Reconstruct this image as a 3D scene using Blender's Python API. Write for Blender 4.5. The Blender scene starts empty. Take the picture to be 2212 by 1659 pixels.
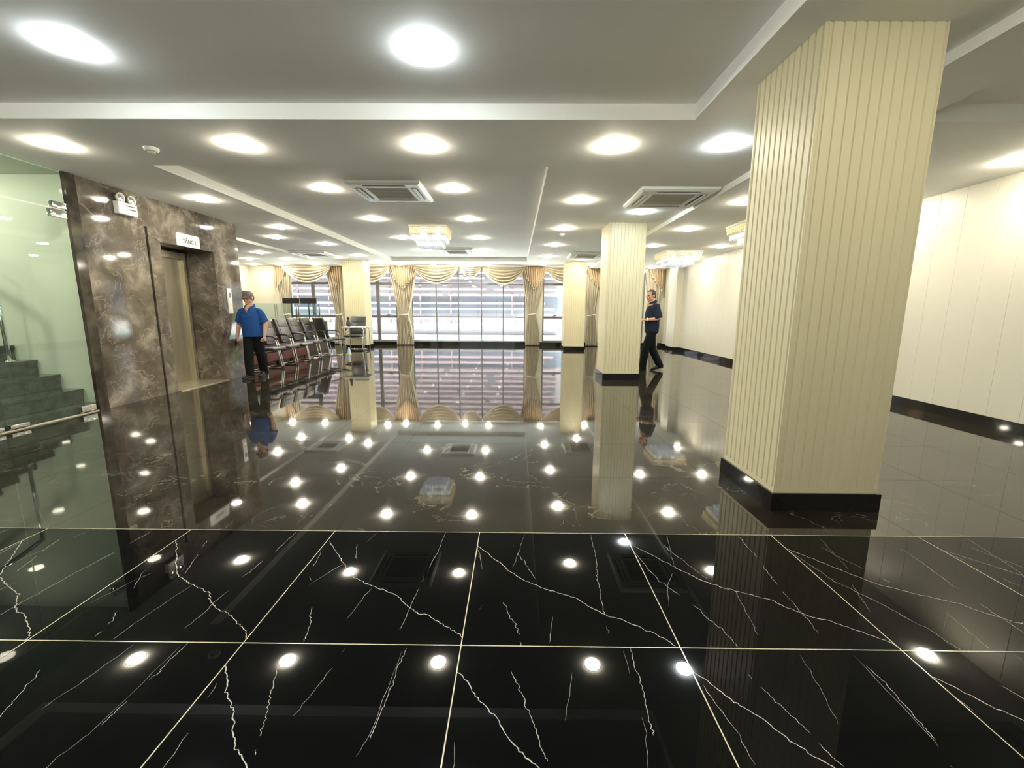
import bpy, bmesh, math, random
from mathutils import Vector, Matrix
random.seed(7)
scene = bpy.context.scene
COL = scene.collection
PI = math.pi
# ------------------------------------------------------------------ camera
F_PX, PITCH, ROLL, YAW, EYE = 931.2, 0.1684, -0.0056, 0.0080, 1.22
s, c = math.sin(YAW), math.cos(YAW)
sp, cp = math.sin(PITCH), math.cos(PITCH)
right = Vector((c, s, 0)); up = Vector((-s*sp, c*sp, cp)); fwd = Vector((-s*cp, c*cp, -sp))
r2 = right*math.cos(ROLL) - up*math.sin(ROLL)
u2 = right*math.sin(ROLL) + up*math.cos(ROLL)
cam_d = bpy.data.cameras.new('camera'); cam = bpy.data.objects.new('camera', cam_d); COL.objects.link(cam)
m = Matrix.Identity(4)
for i in range(3):
    m[i][0] = r2[i]; m[i][1] = u2[i]; m[i][2] = -fwd[i]
m[2][3] = EYE
cam.matrix_world = m
cam_d.sensor_fit = 'HORIZONTAL'; cam_d.sensor_width = 36.0; cam_d.lens = F_PX/2212*36.0
cam_d.clip_start = 0.02; cam_d.clip_end = 300
scene.camera = cam
# ------------------------------------------------------------------ world, exposure
W = bpy.data.worlds.new('world'); scene.world = W; W.use_nodes = True
bg = W.node_tree.nodes['Background']
bg.inputs['Color'].default_value = (0.90, 0.95, 1.0, 1); bg.inputs['Strength'].default_value = 1.25
sun_d = bpy.data.lights.new('sun', 'SUN'); sun = bpy.data.objects.new('sun', sun_d); COL.objects.link(sun)
sun_d.energy = 42.0; sun_d.angle = 0.02; sun_d.color = (1.0, 0.97, 0.90)
sun.rotation_euler = (math.radians(5), math.radians(3), 0)      # high midday sun, added to bounce off the paving onto the ceiling
vs = scene.view_settings
vs.view_transform = 'Standard'; vs.look = 'None'; vs.gamma = 1.0; vs.use_curve_mapping = False
vs.exposure = 0.43
cy = scene.cycles
cy.max_bounces = 8; cy.diffuse_bounces = 4; cy.glossy_bounces = 5; cy.transmission_bounces = 6; cy.transparent_max_bounces = 10
cy.sample_clamp_indirect = 12.0; cy.blur_glossy = 1.0
cy.use_denoising = True
LAMP = 205.0          # radiance of a warm downlight lens
# ------------------------------------------------------------------ materials
def mat(name, col, rough=0.5, metal=0.0, spec=0.5, emit=None, estr=0.0, ior=1.5, coat=0.0):
    M = bpy.data.materials.new(name); M.use_nodes = True
    b = M.node_tree.nodes['Principled BSDF']
    b.inputs['Base Color'].default_value = (*col, 1); b.inputs['Roughness'].default_value = rough
    b.inputs['Metallic'].default_value = metal; b.inputs['Specular IOR Level'].default_value = spec
    b.inputs['IOR'].default_value = ior; b.inputs['Coat Weight'].default_value = coat
    if emit:
        b.inputs['Emission Color'].default_value = (*emit, 1); b.inputs['Emission Strength'].default_value = estr
    return M
def nodes(M): return M.node_tree.nodes, M.node_tree.links, M.node_tree.nodes['Principled BSDF']
def noise_tint(M, c1, c2, scale=4.0, detail=4.0, stretch=(1, 1, 1), lo=0.35, hi=0.65):
    N, L, b = nodes(M)
    tc = N.new('ShaderNodeTexCoord'); mp = N.new('ShaderNodeMapping'); mp.inputs['Scale'].default_value = stretch
    nz = N.new('ShaderNodeTexNoise'); nz.inputs['Scale'].default_value = scale; nz.inputs['Detail'].default_value = detail
    rp = N.new('ShaderNodeValToRGB'); rp.color_ramp.elements[0].position = lo; rp.color_ramp.elements[1].position = hi
    rp.color_ramp.elements[0].color = (*c1, 1); rp.color_ramp.elements[1].color = (*c2, 1)
    L.new(tc.outputs['Object'], mp.inputs[0]); L.new(mp.outputs[0], nz.inputs['Vector'])
    L.new(nz.outputs['Fac'], rp.inputs[0]); L.new(rp.outputs[0], b.inputs['Base Color'])
    return M, rp, nz, tc
def emis(name, col, strength):
    M = bpy.data.materials.new(name); M.use_nodes = True
    N, L = M.node_tree.nodes, M.node_tree.links
    N.clear(); o = N.new('ShaderNodeOutputMaterial'); e = N.new('ShaderNodeEmission')
    e.inputs['Color'].default_value = (*col, 1); e.inputs['Strength'].default_value = strength
    L.new(e.outputs[0], o.inputs[0]); return M
def glass_mat(name, tint, ior=1.45, gloss=(1, 1, 1)):
    M = bpy.data.materials.new(name); M.use_nodes = True
    N, L = M.node_tree.nodes, M.node_tree.links
    N.clear(); o = N.new('ShaderNodeOutputMaterial'); mx = N.new('ShaderNodeMixShader')
    t = N.new('ShaderNodeBsdfTransparent'); t.inputs['Color'].default_value = (*tint, 1)
    g = N.new('ShaderNodeBsdfGlossy'); g.inputs['Roughness'].default_value = 0.0; g.inputs['Color'].default_value = (*gloss, 1)
    lw = N.new('ShaderNodeLayerWeight'); lw.inputs['Blend'].default_value = 0.5        # Schlick's reflectance for a pane
    pw = N.new('ShaderNodeMath'); pw.operation = 'POWER'; pw.inputs[1].default_value = 5.0
    f0 = ((ior-1)/(ior+1))**2
    f = N.new('ShaderNodeMath'); f.operation = 'MULTIPLY_ADD'; f.inputs[1].default_value = 1-f0; f.inputs[2].default_value = f0
    L.new(lw.outputs['Facing'], pw.inputs[0]); L.new(pw.outputs[0], f.inputs[0])
    L.new(f.outputs[0], mx.inputs[0]); L.new(t.outputs[0], mx.inputs[1]); L.new(g.outputs[0], mx.inputs[2]); L.new(mx.outputs[0], o.inputs[0])
    return M

M_black = mat('black polished marble', (0.0025, 0.003, 0.0035), 0.018, spec=0.13)
M_vein = mat('white vein', (0.50, 0.49, 0.45), 0.03, spec=0.15)
M_grout = mat('cream grout', (0.62, 0.58, 0.44), 0.12)
M_grout2 = mat('brown grout', (0.042, 0.038, 0.03), 0.035, spec=0.55, ior=1.6)
M_ceil = mat('ceiling paint', (0.80, 0.80, 0.75), 0.75)
noise_tint(M_ceil, (0.86, 0.86, 0.82), (0.88, 0.88, 0.84), 2.0)
M_cream = mat('cream panel', (0.74, 0.70, 0.55), 0.42)
noise_tint(M_cream, (0.60, 0.56, 0.375), (0.62, 0.58, 0.395), 3.0, 3.0, (1, 1, 0.15))
M_wallr = mat('cream wall panel', (0.80, 0.77, 0.64), 0.45)
noise_tint(M_wallr, (0.585, 0.57, 0.475), (0.605, 0.59, 0.495), 1.5, 3.0, (1, 1, 0.1))
M_skirt = mat('black skirting stone', (0.010, 0.010, 0.011), 0.04, spec=0.5)
M_white = mat('white plastic', (0.78, 0.79, 0.75), 0.35)
M_whitep = mat('white paint', (0.78, 0.80, 0.76), 0.55)
M_grille = mat('grey grille', (0.50, 0.49, 0.41), 0.6)
M_dark = mat('dark slot', (0.03, 0.03, 0.03), 0.5)
M_frame = mat('grey window frame', (0.12, 0.115, 0.115), 0.4)
M_steel = mat('brushed steel', (0.62, 0.58, 0.46), 0.34, metal=0.85)
noise_tint(M_steel, (0.60, 0.55, 0.42), (0.70, 0.65, 0.52), 30, 2, (1, 1, 0.03))
M_chrome = mat('chrome', (0.85, 0.86, 0.88), 0.08, metal=1.0)
M_gold = mat('gold', (0.85, 0.66, 0.28), 0.18, metal=1.0)
M_leather = mat('black leather', (0.020, 0.021, 0.024), 0.34, spec=0.8)
noise_tint(M_leather, (0.016, 0.017, 0.020), (0.028, 0.029, 0.033), 60, 2)
M_red = mat('red brown leather', (0.23, 0.055, 0.04), 0.25)
M_black_plastic = mat('black plastic', (0.012, 0.012, 0.013), 0.35)
M_drape = mat('gold curtain cloth', (0.54, 0.48, 0.365), 0.6)
M_jabot = mat('ochre curtain cloth', (0.54, 0.40, 0.245), 0.55)
M_fringe = mat('cream fringe', (0.66, 0.63, 0.54), 0.6)
for M in (M_drape, M_jabot):
    N, L, b = nodes(M); b.inputs['Sheen Weight'].default_value = 0.3
    tr = N.new('ShaderNodeBsdfTranslucent'); tr.inputs['Color'].default_value = (0.55, 0.45, 0.30, 1)
    mx = N.new('ShaderNodeMixShader'); mx.inputs[0].default_value = 0.25
    o = N['Material Output']; L.new(b.outputs[0], mx.inputs[1]); L.new(tr.outputs[0], mx.inputs[2]); L.new(mx.outputs[0], o.inputs[0])
M_glass = glass_mat('window glass', (0.96, 0.98, 0.98))
M_green = glass_mat('green door glass', (0.84, 0.91, 0.85), 1.5)
M_teal = glass_mat('teal screen glass', (0.86, 0.945, 0.94), 1.5)
M_crystal = mat('crystal', (0.92, 0.95, 1.0), 0.04, spec=1.0, emit=(0.80, 0.92, 1.0), estr=0.10)  # faint own glow stands in for lamplight inside the crystal
M_crystalg = mat('glowing gold crystal', (0.95, 0.85, 0.55), 0.08, spec=1.0, emit=(1.0, 0.86, 0.55), estr=0.10)  # lamp glow put into the gold crystal itself
M_led = emis('chandelier lamp', (0.85, 0.94, 1.0), 4.0)
M_warm = emis('warm lens', (1.0, 0.91, 0.73), LAMP)
M_cool = emis('cool lens', (0.88, 0.97, 1.0), LAMP*0.8)
M_orange = emis('orange indicator', (1.0, 0.35, 0.08), 3.0)
M_ext = mat('white facade', (0.31, 0.30, 0.325), 0.8)
M_louver = mat('pink louver', (0.30, 0.215, 0.225), 0.7)
M_extwin = mat('facade glazing', (0.16, 0.18, 0.225), 0.4)
M_terr = mat('terrace paving', (0.55, 0.585, 0.60), 0.7)
M_leaf = mat('tree leaves', (0.13, 0.25, 0.06), 0.6)
M_bark = mat('bark', (0.16, 0.10, 0.06), 0.8)
M_stair = mat('grey granite steps', (0.05, 0.055, 0.055), 0.12)
noise_tint(M_stair, (0.06, 0.066, 0.062), (0.12, 0.126, 0.118), 14, 5)
M_greenwall = mat('pale stair wall', (0.78, 0.80, 0.74), 0.5)
M_skin = mat('skin', (0.48, 0.27, 0.19), 0.5)
M_cap = mat('grey cap cloth', (0.11, 0.085, 0.085), 0.8)
M_capbrim = mat('cap brim cloth', (0.075, 0.055, 0.055), 0.8)
M_blue = mat('blue polo cloth', (0.014, 0.062, 0.215), 0.85, spec=0.15)
M_navy = mat('dark navy cloth', (0.012, 0.019, 0.040), 0.85, spec=0.15)
M_trouser = mat('black trouser cloth', (0.006, 0.008, 0.009), 0.85, spec=0.12)
M_shoe = mat('black shoe', (0.012, 0.012, 0.012), 0.3)
M_hair = mat('black grey hair', (0.035, 0.030, 0.028), 0.6)
M_sole = mat('pale sole', (0.45, 0.44, 0.42), 0.6)
M_lettering = mat('dark lettering', (0.03, 0.03, 0.035), 0.5)
M_eye = mat('eye', (0.03, 0.02, 0.02), 0.2)
M_paleblue = mat('pale blue plastic', (0.35, 0.50, 0.70), 0.4)
M_yellow = mat('yellow plastic', (0.8, 0.6, 0.2), 0.4)

# far floor: brown-black marble with short pale veins
M_far = mat('brown black marble', (0.02, 0.018, 0.014), 0.035, spec=0.55, ior=1.6)
def far_floor():
    N, L, b = nodes(M_far)
    tc = N.new('ShaderNodeTexCoord')
    n1 = N.new('ShaderNodeTexNoise'); n1.inputs['Scale'].default_value = 1.6; n1.inputs['Detail'].default_value = 6
    r1 = N.new('ShaderNodeValToRGB'); r1.color_ramp.elements[0].color = (0.014, 0.012, 0.009, 1); r1.color_ramp.elements[1].color = (0.030, 0.026, 0.020, 1)
    r1.color_ramp.elements[0].position = 0.35; r1.color_ramp.elements[1].position = 0.7
    # thin veins: distance of a warped noise from its middle value, broken up by a second noise
    n2 = N.new('ShaderNodeTexNoise'); n2.inputs['Scale'].default_value = 3.4; n2.inputs['Detail'].default_value = 5; n2.inputs['Distortion'].default_value = 0.9
    s1 = N.new('ShaderNodeMath'); s1.operation = 'SUBTRACT'; s1.inputs[1].default_value = 0.5
    a1 = N.new('ShaderNodeMath'); a1.operation = 'ABSOLUTE'
    r2_ = N.new('ShaderNodeValToRGB'); r2_.color_ramp.elements[0].position = 0.0; r2_.color_ramp.elements[1].position = 0.010
    r2_.color_ramp.elements[0].color = (1, 1, 1, 1); r2_.color_ramp.elements[1].color = (0, 0, 0, 1)
    n3 = N.new('ShaderNodeTexNoise'); n3.inputs['Scale'].default_value = 2.2; n3.inputs['Detail'].default_value = 2
    r3 = N.new('ShaderNodeValToRGB'); r3.color_ramp.elements[0].position = 0.46; r3.color_ramp.elements[1].position = 0.62
    mu = N.new('ShaderNodeMath'); mu.operation = 'MULTIPLY'
    mx = N.new('ShaderNodeMix'); mx.data_type = 'RGBA'; mx.inputs[7].default_value = (0.15, 0.137, 0.108, 1)
    for n in (n1, n2, n3): L.new(tc.outputs['Object'], n.inputs['Vector'])
    L.new(n1.outputs['Fac'], r1.inputs[0]); L.new(n2.outputs['Fac'], s1.inputs[0]); L.new(s1.outputs[0], a1.inputs[0]); L.new(a1.outputs[0], r2_.inputs[0])
    L.new(n3.outputs['Fac'], r3.inputs[0]); L.new(r2_.outputs[0], mu.inputs[0]); L.new(r3.outputs[0], mu.inputs[1])
    L.new(mu.outputs[0], mx.inputs[0]); L.new(r1.outputs[0], mx.inputs[6]); L.new(mx.outputs[2], b.inputs['Base Color'])
far_floor()
# elevator marble: brown grey emperador with cloudy patches and light veins
M_emp = mat('brown grey marble', (0.2, 0.17, 0.14), 0.05, spec=0.6)
def emp():
    N, L, b = nodes(M_emp)
    tc = N.new('ShaderNodeTexCoord')
    n1 = N.new('ShaderNodeTexNoise'); n1.inputs['Scale'].default_value = 2.6; n1.inputs['Detail'].default_value = 9; n1.inputs['Roughness'].default_value = 0.62; n1.inputs['Distortion'].default_value = 0.35
    r1 = N.new('ShaderNodeValToRGB'); e = r1.color_ramp.elements
    e[0].position = 0.30; e[0].color = (0.045, 0.037, 0.029, 1); e[1].position = 0.74; e[1].color = (0.36, 0.32, 0.265, 1)
    k = r1.color_ramp.elements.new(0.52); k.color = (0.135, 0.115, 0.092, 1)
    n2 = N.new('ShaderNodeTexNoise'); n2.inputs['Scale'].default_value = 2.4; n2.inputs['Detail'].default_value = 5; n2.inputs['Distortion'].default_value = 0.8
    s1 = N.new('ShaderNodeMath'); s1.operation = 'SUBTRACT'; s1.inputs[1].default_value = 0.5
    a1 = N.new('ShaderNodeMath'); a1.operation = 'ABSOLUTE'
    r2_ = N.new('ShaderNodeValToRGB'); r2_.color_ramp.elements[0].color = (0.30, 0.30, 0.30, 1); r2_.color_ramp.elements[1].color = (0, 0, 0, 1); r2_.color_ramp.elements[1].position = 0.012
    mx = N.new('ShaderNodeMix'); mx.data_type = 'RGBA'; mx.inputs[7].default_value = (0.52, 0.47, 0.40, 1)
    for n in (n1, n2): L.new(tc.outputs['Object'], n.inputs['Vector'])
    L.new(n1.outputs['Fac'], r1.inputs[0]); L.new(n2.outputs['Fac'], s1.inputs[0]); L.new(s1.outputs[0], a1.inputs[0]); L.new(a1.outputs[0], r2_.inputs[0])
    L.new(r2_.outputs[0], mx.inputs[0]); L.new(r1.outputs[0], mx.inputs[6]); L.new(mx.outputs[2], b.inputs['Base Color'])
emp()
M_darkmarble = mat('dark brown marble', (0.05, 0.045, 0.035), 0.08)
noise_tint(M_darkmarble, (0.022, 0.02, 0.016), (0.085, 0.075, 0.055), 5, 6)

# ------------------------------------------------------------------ helpers
class MB:
    def __init__(self): self.bm = bmesh.new()
    def box(self, x0, x1, y0, y1, z0, z1, mi=0, M=None):
        vs_ = [Vector((x, y, z)) for z in (z0, z1) for y in (y0, y1) for x in (x0, x1)]
        if M is not None: vs_ = [M @ v for v in vs_]
        v = [self.bm.verts.new(p) for p in vs_]
        for f in ((0, 2, 3, 1), (4, 5, 7, 6), (0, 1, 5, 4), (1, 3, 7, 5), (3, 2, 6, 7), (2, 0, 4, 6)):
            self.bm.faces.new([v[i] for i in f]).material_index = mi
        return self
    def prism(self, pts, z0, z1, mi=0, M=None, cap=True):
        a = [Vector((x, y, z0)) for x, y in pts]; b_ = [Vector((x, y, z1)) for x, y in pts]
        if M is not None: a = [M @ v for v in a]; b_ = [M @ v for v in b_]
        A = [self.bm.verts.new(v) for v in a]; B = [self.bm.verts.new(v) for v in b_]; n = len(A)
        for i in range(n): self.bm.faces.new((A[i], A[(i+1) % n], B[(i+1) % n], B[i])).material_index = mi
        if cap:
            self.bm.faces.new(A[::-1]).material_index = mi; self.bm.faces.new(B).material_index = mi
        return self
    def lathe(self, prof, n=24, M=None, mi=0, smooth=True):
        rings = []
        for r, z in prof:
            if r < 1e-6:
                p = Vector((0, 0, z)); rings.append([self.bm.verts.new(M @ p if M is not None else p)])
            else:
                rg = []
                for i in range(n):
                    p = Vector((r*math.cos(2*PI*i/n), r*math.sin(2*PI*i/n), z)); rg.append(self.bm.verts.new(M @ p if M is not None else p))
                rings.append(rg)
        for a, b_ in zip(rings, rings[1:]):
            for i in range(n):
                j = (i+1) % n
                if len(a) == 1 and len(b_) == 1: continue
                if len(a) == 1: f = self.bm.faces.new((a[0], b_[j], b_[i]))
                elif len(b_) == 1: f = self.bm.faces.new((a[i], a[j], b_[0]))
                else: f = self.bm.faces.new((a[i], a[j], b_[j], b_[i]))
                f.material_index = mi; f.smooth = smooth
        return self
    def loft(self, pts, rads, ref=(1, 0, 0), n=16, M=None, mi=0, smooth=True, closed_path=False):
        """elliptical tube through pts; rads = r or (a, b), a along ref"""
        pts = [Vector(p) for p in pts]; ref = Vector(ref); rings = []; k = len(pts)
        for i, p in enumerate(pts):
            if closed_path: t = pts[(i+1) % k] - pts[(i-1) % k]
            else: t = pts[min(i+1, k-1)] - pts[max(i-1, 0)]
            t.normalize()
            a = ref - t*ref.dot(t)
            if a.length < 1e-4: a = Vector((0, 1, 0)) - t*t.y
            a.normalize(); b_ = t.cross(a)
            r = rads[i] if isinstance(rads, (list, tuple)) and not isinstance(rads[0], (int, float)) or isinstance(rads, list) else rads
            ra, rb = (r, r) if isinstance(r, (int, float)) else r
            rg = []
            for q in range(n):
                v = p + a*ra*math.cos(2*PI*q/n) + b_*rb*math.sin(2*PI*q/n)
                rg.append(self.bm.verts.new(M @ v if M is not None else v))
            rings.append(rg)
        prs = list(zip(rings, rings[1:]))
        if closed_path: prs.append((rings[-1], rings[0]))
        for a, b_ in prs:
            for q in range(n):
                f = self.bm.faces.new((a[q], a[(q+1) % n], b_[(q+1) % n], b_[q])); f.smooth = smooth; f.material_index = mi
        if not closed_path:
            self.bm.faces.new(rings[0][::-1]).material_index = mi; self.bm.faces.new(rings[-1]).material_index = mi
        return self
    def tube(self, pts, r, n=8, M=None, mi=0): return self.loft(pts, [r]*len(pts), (0.31, 0.87, 0.38), n, M, mi)
    def ell(self, cen, rx, ry, rz, M=None, mi=0, nu=18, nv=12):
        T = Matrix.Translation(cen) @ Matrix.Diagonal((rx, ry, rz, 1))
        if M is not None: T = M @ T
        return self.lathe([(math.sin(PI*i/nv), -math.cos(PI*i/nv)) for i in range(nv+1)], nu, T, mi)
    def rbox(self, x0, x1, y0, y1, z0, z1, r, M=None, mi=0, seg=3):
        b2 = bmesh.new(); t = MB.__new__(MB); t.bm = b2; t.box(x0, x1, y0, y1, z0, z1)
        bmesh.ops.bevel(b2, geom=b2.edges[:], offset=r, segments=seg, affect='EDGES', profile=0.6)
        mp = {}
        for v in b2.verts: mp[v] = self.bm.verts.new(M @ v.co if M is not None else v.co)
        for f in b2.faces:
            g = self.bm.faces.new([mp[v] for v in f.verts]); g.material_index = mi; g.smooth = True
        b2.free(); return self
    def grid(self, fn, nu, nv, mi=0, smooth=True):
        P = [[self.bm.verts.new(fn(i/nu, j/nv)) for i in range(nu+1)] for j in range(nv+1)]
        for j in range(nv):
            for i in range(nu):
                f = self.bm.faces.new((P[j][i], P[j][i+1], P[j+1][i+1], P[j+1][i])); f.smooth = smooth; f.material_index = mi
        return self
    def build(self, name, mats, parent=None, normals=True):
        if normals: bmesh.ops.recalc_face_normals(self.bm, faces=self.bm.faces[:])
        me = bpy.data.meshes.new(name); self.bm.to_mesh(me); self.bm.free()
        for q in (mats if isinstance(mats, (list, tuple)) else [mats]): me.materials.append(q)
        o = bpy.data.objects.new(name, me); COL.objects.link(o)
        if parent: o.parent = parent
        return o
def struct(o): o['kind'] = 'structure'; return o
def tag(o, label, cat, group=None):
    o['label'] = label; o['category'] = cat; o['kind'] = 'thing'
    if group: o['group'] = group
    return o
def empty(name, loc, rz=0.0):
    o = bpy.data.objects.new(name, None); o.location = loc; o.rotation_euler = (0, 0, rz); o.empty_display_size = 0.1
    COL.objects.link(o); return o
def kids(o): return [x for x in bpy.data.objects if x.parent == o]
def copy_tree(o, loc=None, rz=None, parent=None):
    q = o.copy(); COL.objects.link(q)
    if parent: q.parent = parent
    if loc is not None: q.location = loc
    if rz is not None: q.rotation_euler = (0, 0, rz)
    for ch in kids(o): copy_tree(ch, parent=q)
    return q
def remesh(o, vox, smooth_it=4):
    md = o.modifiers.new('r', 'REMESH'); md.mode = 'VOXEL'; md.voxel_size = vox; md.use_smooth_shade = True
    if smooth_it:
        sm = o.modifiers.new('s', 'SMOOTH'); sm.iterations = smooth_it; sm.factor = 0.5
    dg = bpy.context.evaluated_depsgraph_get(); dg.update()
    me = bpy.data.meshes.new_from_object(o.evaluated_get(dg)); old = o.data
    o.modifiers.clear(); o.data = me
    for p in me.polygons: p.use_smooth = True; p.material_index = 0
    bpy.data.meshes.remove(old)
    return o

# ------------------------------------------------------------------ the room
ZC, ZT, ZR, ZTOP = 2.714, 2.83, 2.645, 3.05     # main soffit, trays, lower right bay, slab
YB, YF = 15.35, -4.2                            # window wall, wall behind the camera
XW, XE, XL = 5.15, -5.03, -9.3                  # right wall, lift wall, wall of the far left bay
GX, GY, TX, TY = -2.618, 2.2295, 0.808, 0.8237  # stone tile grid

def build_floor():
    b = MB()
    b.box(XL-0.2, XW+0.2, GY, YB+0.4, -0.12, 0.0, 0)
    b.box(XL-0.2, XW+0.2, YF-0.2, GY, -0.12, 0.0, 1)
    Z = 0.0006
    def ribbon(pts, ws, mi, z=Z):
        L_ = []; R_ = []
        for i, p in enumerate(pts):
            p = Vector((p[0], p[1], z)); t = Vector(pts[min(i+1, len(pts)-1)]) - Vector(pts[max(i-1, 0)])
            t = Vector((t[0], t[1], 0)); t.normalize(); n = Vector((-t.y, t.x, 0)); w = ws[i]/2
            L_.append(b.bm.verts.new(p+n*w)); R_.append(b.bm.verts.new(p-n*w))
        for i in range(len(pts)-1):
            b.bm.faces.new((R_[i], R_[i+1], L_[i+1], L_[i])).material_index = mi
    # grout lines
    i0 = int(math.floor((XL-GX)/TX)); i1 = int(math.ceil((XW-GX)/TX))
    for i in range(i0, i1+1):
        x = GX+i*TX
        ribbon([(x, YF), (x, GY)], [0.0042, 0.0042], 3, Z*1.3)
        ribbon([(x, GY), (x, YB)], [0.003, 0.003], 4, Z*1.3)
    for j in range(0, 9):
        y = GY-j*TY
        if y > YF: ribbon([(XL, y), (XW, y)], [0.0042, 0.0042], 3, Z*1.6)
    j = 1
    while GY+j*TY < YB:
        ribbon([(XL, GY+j*TY), (XW, GY+j*TY)], [0.0022, 0.0022], 4, Z*1.6); j += 1
    # veins, the same run in every tile as in sawn slabs
    V = [([(0.002, .854), (.091, .748), (.167, .65), (.227, .57), (.307, .484), (.396, .43), (.47, .392), (.53, .364), (.6, .331), (.64, .278), (.691, .236), (.736, .2), (.796, .185), (.862, .134), (.935, .083), (.977, .048), (.998, .012)], 3.8, 0.0),
         ([(.755, .984), (.745, .84), (.744, .734), (.721, .589), (.708, .501), (.702, .38), (.692, .27), (.69, .17), (.68, .079)], 2.2, 0.15),
         ([(.004, .854), (.05, .624), (.08, .491), (.151, .371), (.204, .263), (.231, .179), (.26, .132), (.275, .044), (.283, .003)], 2.4, 0.25),
         ([(.225, .858), (.255, .751), (.29, .676), (.323, .583), (.354, .502)], 2.2, 0.2),
         ([(.472, .415), (.436, .215), (.415, .105), (.4, .005)], 1.6, 0.35),
         ([(.30, .99), (.26, .80), (.22, .62), (.12, .46), (.05, .25)], 1.4, 0.5)]
    V2 = [([(.001, .86), (.052, .804), (.096, .731), (.145, .683), (.182, .646), (.237, .561), (.277, .514), (.321, .481), (.40, .40), (.50, .28), (.60, .2), (.70, .13), (.8, .04)], 4.4, 0.0),
          ([(.234, .864), (.258, .796), (.285, .724), (.31, .657), (.328, .596), (.342, .539), (.361, .497)], 2.6, 0.1),
          ([(.769, .997), (.757, .895), (.762, .826), (.753, .731), (.745, .645), (.744, .589)], 2.6, 0.1),
          ([(.01, .80), (.05, .62), (.06, .47), (.10, .33), (.14, .2)], 2.2, 0.35),
          ([(.50, .98), (.47, .82), (.43, .66)], 1.4, 0.3),
          ([(.745, .98), (.73, .60), (.70, .48), (.69, .27), (.68, .01)], 1.4, 0.5)]
    rnd = random.Random(3)
    for i in range(i0, i1):
        for j in range(0, 7):
            if GY-(j+1)*TY < YF: continue
            for pl, w, gap in (V if j % 2 == 0 else V2):
                ox, oy = rnd.uniform(-.02, .02), rnd.uniform(-.02, .02)
                fine = []
                for a, q in zip(pl, pl[1:]):
                    for k in range(6):
                        t = k/6
                        fine.append((a[0]+(q[0]-a[0])*t + rnd.gauss(0, .0028), a[1]+(q[1]-a[1])*t + rnd.gauss(0, .0028)))
                fine.append(pl[-1])
                P = [(GX+(i+min(max(u+ox, 0), 1))*TX, GY-(j+1)*TY+min(max(v+oy, 0), 1)*TY) for u, v in fine]
                run = []; ws = []
                hide = 0
                for k, p in enumerate(P):
                    if hide == 0 and rnd.random() < gap*0.22: hide = rnd.randint(2, 5)
                    if hide: 
                        hide -= 1
                        if len(run) > 1: ws[0] *= .3; ws[-1] *= .3; ribbon(run, ws, 2)
                        run = []; ws = []; continue
                    run.append(p); ws.append(w*0.00078*rnd.uniform(.55, 1.25))
                if len(run) > 1: ws[0] *= .3; ws[-1] *= .3; ribbon(run, ws, 2)
    return struct(b.build('floor', [M_far, M_black, M_vein, M_grout, M_grout2], normals=False))
build_floor()

def build_ceiling():
    def slab(x0, x1, y0, y1, z):
        b = MB(); b.box(x0, x1, y0, y1, z, ZTOP); struct(b.build('ceiling', M_ceil))
    XB0, XB1 = -5.9, 2.5
    # front tray over the camera
    slab(-4.75, 1.40, -3.4, 3.72, ZT)
    slab(XB0, -4.75, YF-0.2, 3.72, ZC); slab(1.40, XB1, YF-0.2, 3.72, ZC); slab(-4.75, 1.40, YF-0.2, -3.4, ZC)
    # between the trays, and around the centre tray
    slab(XB0, XB1, 3.72, 4.85, ZC)
    slab(XB0, -3.85, 4.85, 13.75, ZC); slab(0.33, XB1, 4.85, 13.75, ZC); slab(-3.85, 0.33, 4.85, 13.75, ZT)
    slab(XB0, XB1, 13.75, YB+0.25, ZC)
    # right bay, lower, with its own tray
    slab(XB1, 3.0, YF-0.2, 3.58, ZR); slab(4.8, XW+0.2, YF-0.2, 3.58, ZR); slab(3.0, 4.8, -1.0, 3.58, ZR+0.13); slab(3.0, 4.8, YF-0.2, -1.0, ZR)
    slab(XB1, XW+0.2, 3.58, YB+0.25, ZR)
    # left bay
    slab(XL-0.2, XB0, 8.0, 12.9, ZC-0.06); slab(XL-0.2, XB0, 12.9, YB+0.25, ZC-0.02); slab(XL-0.2, XB0, YF-0.2, 8.0, ZC)
build_ceiling()

def grooved(b, x0, y0, x1, y1, z0, z1, thick, pitch, gw, gd):
    """panel wall from (x0,y0) to (x1,y1), V grooves on its left side"""
    d = Vector((x1-x0, y1-y0)); Ln = d.length; d.normalize(); n = Vector((-d.y, d.x))
    k = max(1, int(round(Ln/pitch))); p = Ln/k; pts = [(0, 0)]
    for i in range(1, k):
        q = i*p; pts += [(q-gw/2, 0), (q, -gd), (q+gw/2, 0)]
    pts += [(Ln, 0), (Ln, -thick), (0, -thick)]
    b.prism([(x0+d.x*u+n.x*v, y0+d.y*u+n.y*v) for u, v in pts], z0, z1)
# right wall (its face looks to -x)
b = MB(); grooved(b, XW, YF-0.2, XW, YB+0.2, 0, ZTOP, 0.2, 0.31, 0.010, 0.003); b.box(4.95, XW+0.02, 13.65, 14.3, 0, ZTOP)
struct(b.build('wall_right', M_wallr))
b = MB(); b.box(XW-0.015, XW+0.01, YF, 13.65, 0, 0.115); b.box(4.935, XW+0.005, 13.635, 14.315, 0, 0.115); b.box(XW-0.015, XW+0.01, 14.3, YB, 0, 0.115)
struct(b.build('baseboard_right', M_skirt))
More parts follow.
